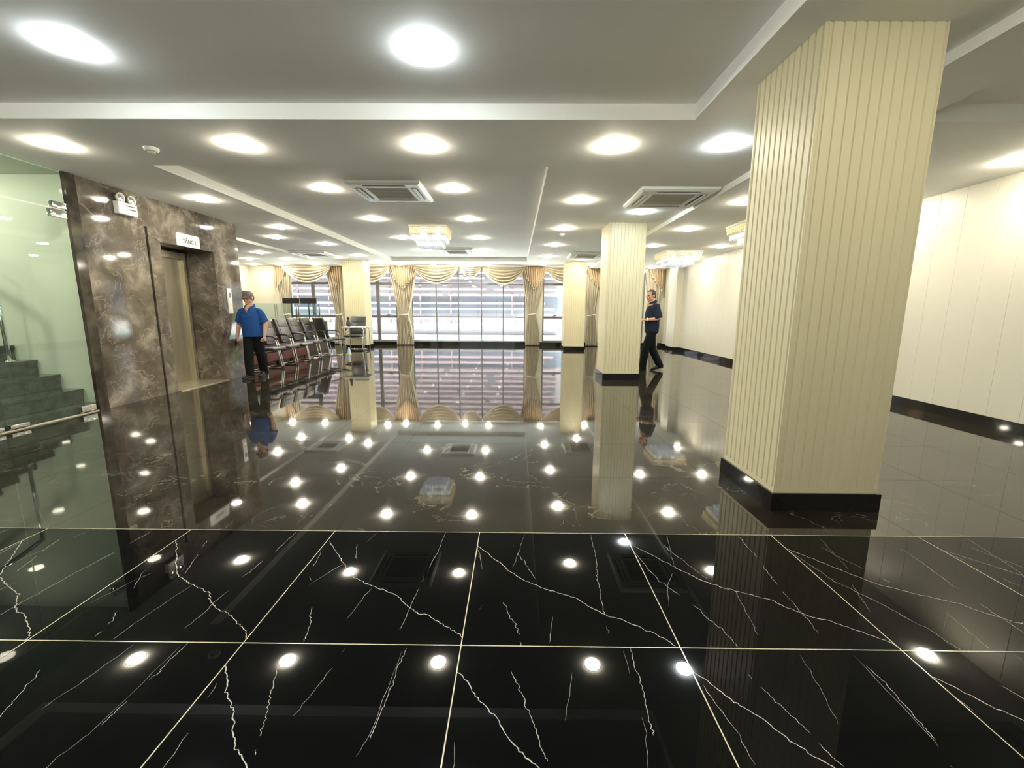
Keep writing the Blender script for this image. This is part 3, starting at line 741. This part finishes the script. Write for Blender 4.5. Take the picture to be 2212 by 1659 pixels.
b = MB(); b.lathe([(0, 0.022), (0.016, 0.022), (0.018, 0.016)], 16, Matrix.Translation((0, 0, -0.11)) @ Matrix.Rotation(PI/2, 4, 'Y')); b.build('button', M_orange, e)
# ------------------------------------------------------------------ waiting area
def arm_chair():
    """office chair, faces +x: padded seat and back, black arms, chrome legs and floor frame"""
    e = empty('office_chair', (0, 0, 0))
    b = MB(); b.rbox(-0.22, 0.25, -0.245, 0.245, 0.405, 0.475, 0.03); o = b.build('seat', M_leather, e)
    b = MB(); R = Matrix.Translation((-0.225, 0, 0.46)) @ Matrix.Rotation(math.radians(-17), 4, 'Y')
    b.rbox(-0.035, 0.035, -0.235, 0.235, 0.02, 0.58, 0.028, R); o = b.build('backrest', M_leather, e)
    b = MB(); b.rbox(0.028, 0.044, -0.17, 0.17, 0.08, 0.36, 0.007, R); b.rbox(0.028, 0.044, -0.17, 0.17, 0.385, 0.54, 0.007, R); b.build('back_cushion', M_leather, o)
    for sy in (-1, 1):
        y = 0.262*sy
        b = MB(); b.loft([(-0.315, y*0.93, 0.66), (-0.26, y, 0.675), (-0.08, y, 0.67), (0.0, y, 0.655), (0.035, y, 0.60)], [(0.024, 0.016)]*5, (0, 1, 0), 10); b.build('armrest', M_black_plastic, e)
        b = MB(); b.tube([(0.0, y, 0.645), (0.03, y, 0.55), (0.115, y, 0.06), (0.11, y, 0.022), (0.07, y, 0.014), (-0.28, y, 0.014)], 0.0125, 10); b.build('leg', M_chrome, e)
    b = MB(); b.tube([(-0.28, -0.262, 0.014), (-0.28, 0.262, 0.014)], 0.0125, 10); b.tube([(0.065, -0.262, 0.39), (0.065, 0.262, 0.39)], 0.0125, 10); b.tube([(-0.18, -0.262, 0.39), (-0.18, 0.262, 0.39)], 0.0125, 10)
    for sy in (-1, 1): b.tube([(-0.18, 0.262*sy, 0.39), (0.065, 0.262*sy, 0.39)], 0.0125, 10)
    b.build('frame', M_chrome, e)
    return e
CH = [(-4.98, 8.62, 0.00, 'black padded armchair nearest the man in the blue polo, first of the row'),
      (-4.99, 9.22, 0.02, 'second black padded armchair of the row behind the man in the blue polo'),
      (-4.98, 9.82, -0.02, 'third black padded armchair of the row, middle of the five'),
      (-5.02, 10.45, 0.04, 'fourth black padded armchair of the row counted from the man in blue'),
      (-5.03, 11.09, 0.05, 'fifth black padded armchair of the row, next to the one turned away')]
ch0 = arm_chair()
for i, (x, y, a, lab) in enumerate(CH):
    o = ch0 if i == 0 else copy_tree(ch0)
    o.location = (x, y, 0); o.rotation_euler = (0, 0, a); tag(o, lab, 'chair', 'black armchairs in a row')
o = copy_tree(ch0, (-5.02, 11.80, 0), 0.95); tag(o, 'black padded armchair turned with its back to us beside the white table', 'chair', 'black chairs at the table')
o = copy_tree(ch0, (-4.93, 13.24, 0), -1.57); tag(o, 'black armchair behind the white table in front of the far left column', 'chair', 'black chairs at the table')
def red_chair():
    e = empty('red_chair', (0, 0, 0))
    b = MB(); b.rbox(-0.22, 0.22, -0.28, 0.28, 0.29, 0.41, 0.035); b.build('seat', M_red, e)
    b = MB(); b.rbox(0.15, 0.225, -0.275, 0.275, 0.07, 0.287, 0.025); b.build('front_pad', M_red, e)
    for sx in (-1, 1):
        for sy in (-1, 1):
            b = MB(); b.tube([(0.17*sx, 0.2*sy, 0.31), (0.19*sx, 0.21*sy, 0.0)], 0.014); b.build('leg', M_black_plastic, e)
    b = MB(); R = Matrix.Translation((-0.17, 0, 0.4)) @ Matrix.Rotation(math.radians(-12), 4, 'Y'); b.rbox(-0.03, 0.03, -0.225, 0.225, 0.0, 0.36, 0.025, R); b.build('backrest', M_red, e)
    return e
r0 = red_chair()
for i, (y, lab) in enumerate([(8.90, 'red leather chair behind the first and second black armchairs'), (9.52, 'red leather chair seen under the second and third black armchairs'), (10.14, 'red leather chair seen under the third and fourth black armchairs'), (10.76, 'red leather chair seen under the fifth black armchair')]):
    o = r0 if i == 0 else copy_tree(r0)
    o.location = (-5.60, y, 0); o.rotation_euler = (0, 0, 0); tag(o, lab, 'chair', 'red leather chairs behind the black row')
t = empty('side_table', (-4.64, 12.60, 0)); tag(t, 'small white table with chrome legs between two black chairs', 'table')
b = MB(); b.rbox(-0.34, 0.34, -0.28, 0.28, 0.715, 0.745, 0.008); b.build('tabletop', M_white, t)
for sx in (-1, 1):
    b = MB(); x = 0.29*sx; b.tube([(x*0.6, -0.24, 0.70), (x*0.9, -0.245, 0.70), (x, -0.25, 0.66), (x, -0.25, 0.03), (x, -0.235, 0.014), (x, 0.235, 0.014), (x, 0.25, 0.03), (x, 0.25, 0.66), (x*0.9, 0.245, 0.70), (x*0.6, 0.24, 0.70)], 0.0125, 10); b.build('leg', M_chrome, t)
b = MB(); b.rbox(-0.2, 0.2, -0.22, 0.22, 0.688, 0.716, 0.006); b.build('apron', M_chrome, t)
b = MB(); b.lathe([(0, 0), (0.055, 0), (0.06, 0.05), (0.052, 0.13), (0.03, 0.18), (0.028, 0.20), (0.038, 0.235), (0.03, 0.27), (0, 0.285)], 18); o = b.build('vase', M_black_plastic); o.location = (-4.89, 12.66, 0.745); tag(o, 'slim dark vase standing on the left end of the white table', 'vase')
e = empty('floor_cone', (-4.58, 11.80, 0)); tag(e, 'small pale blue cone on the floor below the white table', 'cone')
b = MB(); b.lathe([(0.055, 0.03), (0.05, 0.05), (0.018, 0.20), (0.0, 0.205)], 16); b.build('body', M_paleblue, e)
b = MB(); b.lathe([(0, 0), (0.06, 0.0), (0.06, 0.028), (0.05, 0.032), (0, 0.032)], 16); b.build('base', M_yellow, e)
# reception counter with teal glass screens
e = empty('service_counter', (-6.85, 13.2, 0)); tag(e, 'white service counter behind the row of chairs under the far left window', 'counter')
b = MB(); b.box(-1.55, 0.98, -0.28, 0.3, 0, 0.86); b.build('body', M_cap, e)
b = MB(); b.rbox(-1.6, 1.05, -0.34, 0.35, 0.86, 0.90, 0.008); b.build('countertop', M_white, e)
for i, (x0, x1, lab) in enumerate([(-8.3, -7.14, 'teal glass screen on the service counter, left one by the curtain'), (-7.12, -6.50, 'teal glass screen on the service counter below the left monitor'), (-6.48, -5.82, 'teal glass screen on the service counter below the right monitor')]):
    q = empty('glass_screen', ((x0+x1)/2, 12.95, 0.9)); h = (x1-x0)/2
    b = MB(); b.box(-h, h, -0.005, 0.005, 0.012, 0.50); b.build('pane', M_teal, q)
    for sx in (-1, 1): b = MB(); b.box(sx*(h-0.02)-0.012, sx*(h-0.02)+0.012, -0.014, 0.014, 0, 0.47); b.build('clamp_post', M_chrome, q)
    tag(q, lab, 'glass screen', 'teal counter screens')
for x, z, rz, lab in ((-6.98, 0, 0.06, 'dark monitor behind the counter screen, left one of the two'), (-6.45, 0, -0.05, 'dark monitor behind the counter screen, right one of the two')):
    q = empty('monitor', (x+0.14, 13.28, 0.9), rz)
    b = MB(); b.rbox(-0.25, 0.25, -0.02, 0.02, 0.50, 0.66, 0.008); b.build('screen_case', M_black_plastic, q)
    b = MB(); b.tube([(0, 0.0, 0.02), (0, 0.0, 0.505)], 0.018); b.build('stand', M_black_plastic, q)
    b = MB(); b.rbox(-0.11, 0.11, -0.08, 0.08, 0, 0.02, 0.006); b.build('base', M_black_plastic, q)
    tag(q, lab, 'monitor', 'monitors on the service counter')
rnd = random.Random(9)
for i in range(6):
    b = MB(); w_ = rnd.uniform(0.05, 0.09); hgt = rnd.uniform(0.03, 0.08); b.rbox(-w_, w_, -0.06, 0.06, 0, hgt, 0.004); o = b.build('paper_stack', M_whitep); o.location = (-6.98+0.24*i, 13.10, 0.90)
    tag(o, '%s small white paper stack from the left on the service counter behind the glass screens' % ['first', 'second', 'third', 'fourth', 'fifth', 'sixth'][i], 'papers', 'paper stacks on the counter')
q = empty('wall_box', (XL, 14.6, 1.72)); tag(q, 'dark box mounted on the far left cream wall beside the capped head', 'wall box')  # plain dark box, its use unknown
b = MB(); b.rbox(0.02, 0.22, -0.2, 0.2, -0.11, 0.11, 0.012); b.build('case', M_black_plastic, q); b = MB(); b.box(0.0, 0.03, -0.05, 0.05, -0.04, 0.04); b.build('bracket', M_black_plastic, q)

# ------------------------------------------------------------------ people
def hand(b, wrist, dirv, palm_n, side, curl, L=0.175, hold=False):
    """palm and five fingers; dirv along the hand, palm_n out of the palm, side = thumb direction"""
    d_ = Vector(dirv).normalized(); n = Vector(palm_n); n = (n-d_*n.dot(d_)).normalized(); sd = Vector(side); sd = (sd-d_*sd.dot(d_)-n*sd.dot(n)).normalized()
    w0 = Vector(wrist); pl = L*0.5
    b.loft([w0-d_*0.02, w0+d_*0.02, w0+d_*pl*0.6, w0+d_*pl], [(0.026, 0.019), (0.034, 0.018), (0.042, 0.017), (0.040, 0.013)], sd, 14)
    for k, (off, ln) in enumerate(((0.030, 0.075), (0.010, 0.085), (-0.011, 0.078), (-0.030, 0.060))):
        p = w0+d_*(pl-0.012)+sd*off; ang = 0; pts = [p-d_*0.015]; rr_ = [0.0095]
        for j in range(3):
            ang += curl*(0.8 if j == 0 else 1.0)*(1+0.08*k); seg = ln*(0.42, 0.33, 0.25)[j]
            p = p+(d_*math.cos(ang)+n*math.sin(ang))*seg; pts.append(p); rr_.append(0.009-0.0008*j)
        b.loft(pts, rr_, sd, 10); b.ell(pts[-1], 0.0078, 0.0078, 0.0078, nu=8, nv=6)
    p = w0+d_*0.02+sd*0.028; q1 = p+(d_*0.6+sd*0.65+n*0.35).normalized()*0.035; q2 = q1+(d_*0.8+sd*0.15+n*(0.35+curl*0.4)).normalized()*0.032; q3 = q2+(d_*0.8-sd*0.15*curl+n*(0.2+curl*0.5)).normalized()*0.024
    b.loft([p-sd*0.012, p, q1, q2, q3], [0.014, 0.014, 0.0115, 0.010, 0.008], n, 10); b.ell(q3, 0.008, 0.008, 0.008, nu=8, nv=6)
def head(b, M):
    """adult head, face to -y, origin at its centre: skull, brow, nose, lips, chin, jaw, ears"""
    b.ell((0, 0.012, 0.025), 0.074, 0.094, 0.093, M); b.ell((0, -0.018, -0.038), 0.060, 0.068, 0.078, M)
    b.ell((0, -0.050, -0.098), 0.026, 0.026, 0.020, M); b.ell((0, -0.078, 0.022), 0.048, 0.014, 0.011, M)
    b.loft([(0, -0.082, 0.018), (0, -0.096, -0.008), (0, -0.105, -0.030), (0, -0.090, -0.037)], [(0.009, 0.008), (0.011, 0.010), (0.017, 0.012), (0.013, 0.008)], (1, 0, 0), 10, M)
    b.ell((0, -0.084, -0.058), 0.024, 0.010, 0.006, M); b.ell((0, -0.082, -0.068), 0.021, 0.010, 0.007, M)
    for sx in (-1, 1):
        b.ell((0.042*sx, -0.062, -0.022), 0.024, 0.020, 0.022, M); b.ell((0.056*sx, -0.005, -0.062), 0.016, 0.034, 0.026, M)
        b.ell((0.077*sx, 0.012, -0.008), 0.009, 0.020, 0.032, M); b.ell((0.080*sx, 0.004, -0.03), 0.007, 0.010, 0.012, M)
def eyes(b, M):
    for sx in (-1, 1): b.ell((0.030*sx, -0.0805, 0.002), 0.012, 0.008, 0.0055, M, nu=10, nv=6); b.ell((0.031*sx, -0.089, 0.022), 0.017, 0.004, 0.0035, M, nu=10, nv=6)
def person(name, loc, rz, J, label, group=None):
    """J: joints in local space, facing -y"""
    e = empty(name, loc, rz); tag(e, label, 'person', group)
    V_ = lambda k: Vector(J[k])
    b = MB()
    pel, che, nk, hd = V_('pelvis'), V_('chest'), V_('neck'), V_('head')
    up_ = (nk-che).normalized()
    b.loft([pel-Vector((0, 0, 0.06)), pel, pel.lerp(che, 0.5), che, nk-Vector((0, 0, 0.05)), nk], [(0.15, 0.10), (0.16, 0.11), (0.145, 0.105), (0.155, 0.11), (0.11, 0.075), (0.06, 0.06)], J['right'], 20)
    b.loft([nk-Vector((0, 0, 0.03)), nk+(hd-nk)*0.35, hd-Vector((0, 0, 0.05))], [(0.060, 0.062), (0.055, 0.058), (0.055, 0.06)], J['right'], 16)
    HM = Matrix.Translation(hd) @ Matrix.Rotation(J.get('head_yaw', 0), 4, 'Z') @ Matrix.Rotation(J.get('head_nod', 0), 4, 'X')
    head(b, HM)
    for S_ in ('L', 'R'):
        sh, el, wr = V_('sh'+S_), V_('el'+S_), V_('wr'+S_)
        b.loft([sh, sh.lerp(el, 0.4), el, el.lerp(wr, 0.3), wr], [0.052, 0.047, 0.040, 0.041, 0.026], (0, 1, 0), 14)
        hn = J['hand'+S_]; hand(b, wr, hn[0], hn[1], hn[2], hn[3])
        hp, kn, an = V_('hip'+S_), V_('kn'+S_), V_('an'+S_)
        b.loft([hp, kn, an], [0.07, 0.048, 0.036], (1, 0, 0), 14)
    vee = nk+Vector(J['front'])*0.075-Vector((0, 0, 0.05)); b.ell(vee, 0.045, 0.03, 0.06)
    o = b.build('body', M_skin, e); remesh(o, 0.0055, 3)
    b = MB(); eyes(b, HM); b.build('eyes', M_eye, o)
    # trousers
    b = MB()
    b.loft([pel+Vector((0, 0, 0.10)), pel, pel-Vector((0, 0, 0.09))], [(0.168, 0.122), (0.178, 0.128), (0.165, 0.118)], J['right'], 20)
    for S_ in ('L', 'R'):
        hp, kn, an = V_('hip'+S_), V_('kn'+S_), V_('an'+S_)
        d_ = (an-kn).normalized()
        b.loft([hp+Vector((0, 0, 0.02)), hp.lerp(kn, 0.5), kn, kn.lerp(an, 0.5), an-d_*0.02, an+d_*0.035], [0.098, 0.092, 0.082, 0.078, 0.072, 0.07], (1, 0, 0), 18)
    o = b.build('trousers', M_trouser, e); remesh(o, 0.009, 5)
    return e, HM
def shoe(e, an, yaw, pitch=0.0):
    M = Matrix.Translation((an[0], an[1], 0)) @ Matrix.Rotation(yaw, 4, 'Z') @ Matrix.Translation((0, -0.17, 0)) @ Matrix.Rotation(pitch, 4, 'X') @ Matrix.Translation((0, 0.17, 0))
    b = MB(); b.loft([(0, 0.075, 0.055), (0, 0.03, 0.055), (0, -0.05, 0.045), (0, -0.13, 0.034), (0, -0.185, 0.026)], [(0.034, 0.045), (0.04, 0.05), (0.045, 0.04), (0.046, 0.026), (0.028, 0.016)], (1, 0, 0), 16, M)
    b.loft([(0, 0.035, 0.06), (0, 0.03, 0.105)], [(0.042, 0.05), (0.045, 0.05)], (1, 0, 0), 14, M)
    o = b.build('shoe', M_shoe, e)
    b = MB(); b.prism([(0.036*math.cos(a)*(1.15 if math.sin(a) < 0 else 0.9), -0.055+0.138*math.sin(a)) for a in [2*PI*k/20 for k in range(20)]], 0.0, 0.016, 0, M); b.build('sole', M_black_plastic, o)
    return o
# man in the blue polo: walks towards us
J = dict(right=(1, 0, 0), front=(0, -1, 0), pelvis=(0.0, 0.02, 0.86), chest=(0, 0.0, 1.16), neck=(0, -0.005, 1.355), head=(-0.005, -0.03, 1.50), head_yaw=-0.1, head_nod=0.05,
         shL=(0.172, 0.0, 1.265), elL=(0.238, 0.03, 1.02), wrL=(0.240, -0.03, 0.79), shR=(-0.172, 0.0, 1.265), elR=(-0.255, 0.03, 1.02), wrR=(-0.268, -0.05, 0.78),
         handL=((0.0, -0.1, -1), (-1, -0.1, 0), (0, -1, 0), 0.85), handR=((0.25, -0.35, -1), (1, -0.1, 0.2), (0, -1, 0), 0.75),
         hipL=(0.085, 0.02, 0.84), knL=(0.075, 0.07, 0.46), anL=(0.045, 0.19, 0.10), hipR=(-0.085, 0.02, 0.84), knR=(-0.05, -0.10, 0.46), anR=(-0.02, -0.16, 0.085))
e, HM = person('person', (-4.70, 7.70, 0), 0.0, J, 'man in a blue polo shirt, grey cap and black trousers walking beside the marble wall')
b = MB()
b.loft([(0, 0.015, 0.78), (0, 0.012, 0.90), (0, 0.0, 1.02), (0, -0.005, 1.15), (0, 0.0, 1.245), (0, 0.0, 1.30), (0, 0.0, 1.34)], [(0.184, 0.142), (0.188, 0.148), (0.182, 0.152), (0.188, 0.142), (0.168, 0.118), (0.125, 0.092), (0.08, 0.072)], (1, 0, 0), 26)
for sx in (-1, 1):
    S_ = 'L' if sx > 0 else 'R'; sh, el = Vector(J['sh'+S_]), Vector(J['el'+S_])
    b.loft([sh+Vector((-0.07*sx, 0, 0.01)), sh+Vector((0.0, 0, -0.012)), sh.lerp(el, 0.25), sh.lerp(el, 0.55), sh.lerp(el, 0.88)], [0.05, 0.058, 0.066, 0.072, 0.078], (0, 1, 0), 18)
o = b.build('polo_shirt', M_blue, e); remesh(o, 0.008, 7); e.scale = (0.945, 0.945, 0.945)
b = MB()
for sx in (-1, 1): b.loft([(0.015*sx, 0.075, 1.375), (0.07*sx, 0.03, 1.365), (0.075*sx, -0.03, 1.338), (0.04*sx, -0.098, 1.285), (0.014*sx, -0.118, 1.252)], [(0.010, 0.024), (0.010, 0.026), (0.010, 0.028), (0.009, 0.026), (0.006, 0.010)], (1, 0, 0), 10)
b.build('collar', M_blue, o)
b = MB(); b.loft([(0, -0.120, 1.315), (0, -0.128, 1.275), (0, -0.131, 1.225)], [(0.034, 0.012), (0.022, 0.012), (0.003, 0.008)], (1, 0, 0), 12); b.build('open_neck', M_skin, o)
b = MB(); b.ell((0.075, -0.137, 1.19), 0.024, 0.006, 0.010); q = b.build('chest_logo', mat('pale blue thread', (0.10, 0.20, 0.45), 0.7), o)
b = MB(); b.lathe([(0.0, 0.125), (0.04, 0.118), (0.072, 0.095), (0.087, 0.06), (0.090, 0.028), (0.0895, 0.018)], 28, HM @ Matrix.Translation((0, 0.012, 0)) @ Matrix.Diagonal((0.93, 1.13, 1, 1))); b.lathe([(0, 0.128), (0.009, 0.126), (0.009, 0.122)], 10, HM @ Matrix.Translation((0, 0.012, 0)))
cp2 = b.build('cap', M_cap, e); md = cp2.modifiers.new('t', 'SOLIDIFY'); md.thickness = 0.005
def brim(u, v):
    a = PI*(0.12+0.76*u); r_ = 1.0+0.62*v*math.sin(a)**1.1
    return HM @ Vector((-0.088*math.cos(a)*(1+0.02*v), 0.012-0.101*math.sin(a)*r_, 0.028-0.030*v-0.018*math.cos(a)**2*v))
b = MB(); b.grid(brim, 24, 8); o = b.build('cap_brim', M_capbrim, cp2, False); md = o.modifiers.new('t', 'SOLIDIFY'); md.thickness = 0.006
b = MB(); b.lathe([(0.0895, 0.03), (0.0905, 0.01), (0.086, -0.03), (0.07, -0.05)], 24, HM @ Matrix.Translation((0, 0.022, -0.005)) @ Matrix.Diagonal((0.86, 1.0, 1, 1)))
for v in list(b.bm.verts):
    p = HM.inverted() @ v.co
    if p.y < 0.0: b.bm.verts.remove(v)
o = b.build('hair', M_hair, e, False); md = o.modifiers.new('t', 'SOLIDIFY'); md.thickness = 0.006
shoe(e, J['anL'], 0.05, 0.28); shoe(e, J['anR'], -0.15)
q = empty('phone', (-4.94, 7.59, 0.655), 0.3); q.rotation_euler = (0.35, 0.25, 0.2)
b = MB(); b.rbox(-0.008, 0.008, -0.035, 0.035, -0.085, 0.04, 0.005); b.build('case', M_black_plastic, q); b = MB(); b.box(0.0075, 0.0085, -0.03, 0.03, -0.075, 0.032); b.build('screen', M_skirt, q)
tag(q, 'small dark phone held low by the man in the blue polo', 'phone')
# man in dark clothes: strides to the left, forearms raised (local: faces -y, world -x)
J = dict(right=(1, 0, 0), front=(0, -1, 0), pelvis=(0.0, 0.0, 0.87), chest=(0, -0.005, 1.18), neck=(0, -0.02, 1.395), head=(0.0, -0.055, 1.535), head_yaw=0.45, head_nod=0.03,
         shL=(0.19, 0.0, 1.33), elL=(0.24, 0.06, 1.07), wrL=(0.15, -0.165, 1.055), shR=(-0.19, 0.0, 1.33), elR=(-0.24, 0.05, 1.07), wrR=(-0.12, -0.17, 1.05),
         handL=((-0.35, -1, -0.05), (-0.4, 0.1, -1), (-1, -0.1, 0.5), 0.55), handR=((0.35, -1, 0.0), (0.4, 0.1, -1), (1, -0.1, 0.5), 0.55),
         hipL=(0.085, 0.0, 0.84), knL=(0.08, -0.13, 0.47), anL=(0.075, -0.17, 0.085), hipR=(-0.085, 0.0, 0.84), knR=(-0.08, 0.05, 0.46), anR=(-0.08, 0.24, 0.095))
e, HM = person('person', (2.80, 8.97, 0), -PI/2, J, 'man in a dark navy shirt and black trousers striding left beside the second column')
b = MB()
b.loft([(0, 0.0, 0.80), (0, 0.0, 0.92), (0, -0.005, 1.04), (0, -0.005, 1.18), (0, 0.0, 1.30), (0, -0.005, 1.37)], [(0.185, 0.135), (0.188, 0.140), (0.188, 0.142), (0.198, 0.138), (0.185, 0.115), (0.085, 0.078)], (1, 0, 0), 26)
for sx in (-1, 1):
    S_ = 'L' if sx > 0 else 'R'; sh, el = Vector(J['sh'+S_]), Vector(J['el'+S_])
    b.loft([sh+Vector((-0.06*sx, 0, 0.0)), sh, sh.lerp(el, 0.5), sh.lerp(el, 0.93)], [0.06, 0.075, 0.075, 0.076], (0, 1, 0), 18)
o = b.build('shirt', M_navy, e); remesh(o, 0.008, 4)
b = MB()
for sx in (-1, 1): b.loft([(0.0, 0.07, 1.425), (0.066*sx, 0.03, 1.42), (0.07*sx, -0.04, 1.395), (0.02*sx, -0.105, 1.355)], [(0.010, 0.026), (0.010, 0.026), (0.010, 0.026), (0.008, 0.02)], (1, 0, 0), 10)
b.build('collar', M_navy, o)
b = MB(); b.ell((0, 0.018, 0.035), 0.080, 0.094, 0.094, HM); b.ell((0, 0.05, 0.0), 0.074, 0.062, 0.075, HM)
for v in list(b.bm.verts):
    p = HM.inverted() @ v.co
    if p.z < -0.055 or (p.y < -0.045 and p.z < 0.075) or (p.y < 0.01 and p.z < 0.0): b.bm.verts.remove(v)
b.build('hair', M_hair, e)
b = MB(); wr, d_ = Vector(J['wrL']), (Vector(J['wrL'])-Vector(J['elL'])).normalized(); b.loft([wr-d_*0.03, wr-d_*0.008], [0.034, 0.034], (0, 0, 1), 16); b.ell(wr-d_*0.018+Vector((0.0, 0, 0.034)), 0.017, 0.017, 0.006); b.build('wristwatch', M_white, e)
shoe(e, J['anL'], 0.0); shoe(e, J['anR'], 0.0, 0.22)

# ------------------------------------------------------------------ outside the windows
b = MB(); b.box(-30, 30, YB+0.25, 60, -0.6, -0.1); struct(b.build('ground_outside', M_terr))
b = MB(); b.box(-30, 30, -40, YF-0.2, -0.6, -0.1); struct(b.build('ground_bounce', mat('added bounce paving', (0.33, 0.325, 0.31), 0.8)))  # unseen paving, added to bounce sunlight in through the front opening
e = empty('street_building', (0, 24, 0)); tag(e, 'pale building with pink louvers across the street, seen through the windows', 'building')
b = MB(); b.box(-26, 2.6, 0, 4, -0.1, 14); b.build('wall', M_ext, e)
b = MB(); b.box(-26, 2.6, -0.05, 0.05, 1.05, 1.9); b.box(-26, 2.6, -0.05, 0.05, 5.2, 6.2); b.build('window_band', M_extwin, e)
rnd = random.Random(4); b = MB()
z = 2.0
while z < 12:
    x = -25.5+rnd.uniform(0, 1)
    while x < 2.3:
        ln = rnd.uniform(2.5, 7); b.box(x, min(x+ln, 2.5), -0.5, -0.38, z, z+0.09); x += ln+rnd.uniform(0.1, 0.5)
    z += 0.29
for z in (1.25, 1.55, 0.75, 0.45): b.box(-25, 1.8+rnd.uniform(-2, 0.5), -0.5, -0.38, z, z+0.1)
for k in range(17): b.box(-25+1.65*k, -24.93+1.65*k, -0.38, -0.3, 0.4, 12)
b.build('louver', M_louver, e)
b = MB(); b.box(-30, 30, YB+1.5, YB+1.6, -0.1, 0.24); o = b.build('parapet', mat('teal parapet', (0.35, 0.52, 0.56), 0.5)); tag(o, 'low teal parapet outside along the foot of the windows', 'parapet')
def tree(x, y, h, lab):
    e = empty('tree', (x, y, -0.1)); rnd = random.Random(int(x*10)); b = MB()
    b.loft([(0, 0, 0), (0.05, 0, h*0.4), (0.0, 0.05, h*0.75)], [0.14, 0.10, 0.05], (1, 0, 0), 10); b.build('trunk', M_bark, e)
    b = MB()
    for i in range(1500):
        a, p, r_ = rnd.uniform(0, 2*PI), math.acos(rnd.uniform(-1, 1)), rnd.uniform(0.3, 1)**0.5
        cpt = Vector((r_*h*0.42*math.sin(p)*math.cos(a), r_*h*0.42*math.sin(p)*math.sin(a), h*0.62+r_*h*0.36*math.cos(p)))
        R = Matrix.Translation(cpt) @ Matrix.Rotation(rnd.uniform(0, 6), 4, 'Z') @ Matrix.Rotation(rnd.uniform(-1, 1), 4, 'X'); s_ = rnd.uniform(0.06, 0.14)
        b.bm.faces.new([b.bm.verts.new(R @ Vector(q)) for q in ((0, -s_, 0), (s_*0.5, 0, 0.02), (0, s_, 0), (-s_*0.5, 0, 0.02))])
    b.build('foliage', M_leaf, e, False); tag(e, lab, 'tree', 'trees outside the windows')
tree(5.6, 20.0, 2.3, 'green tree outside the far right corner window'); tree(7.6, 21.5, 2.6, 'green tree outside farther right, mirrored in the marble lift wall')
tree(4.2, 21.0, 1.7, 'low green bush outside behind the second column')
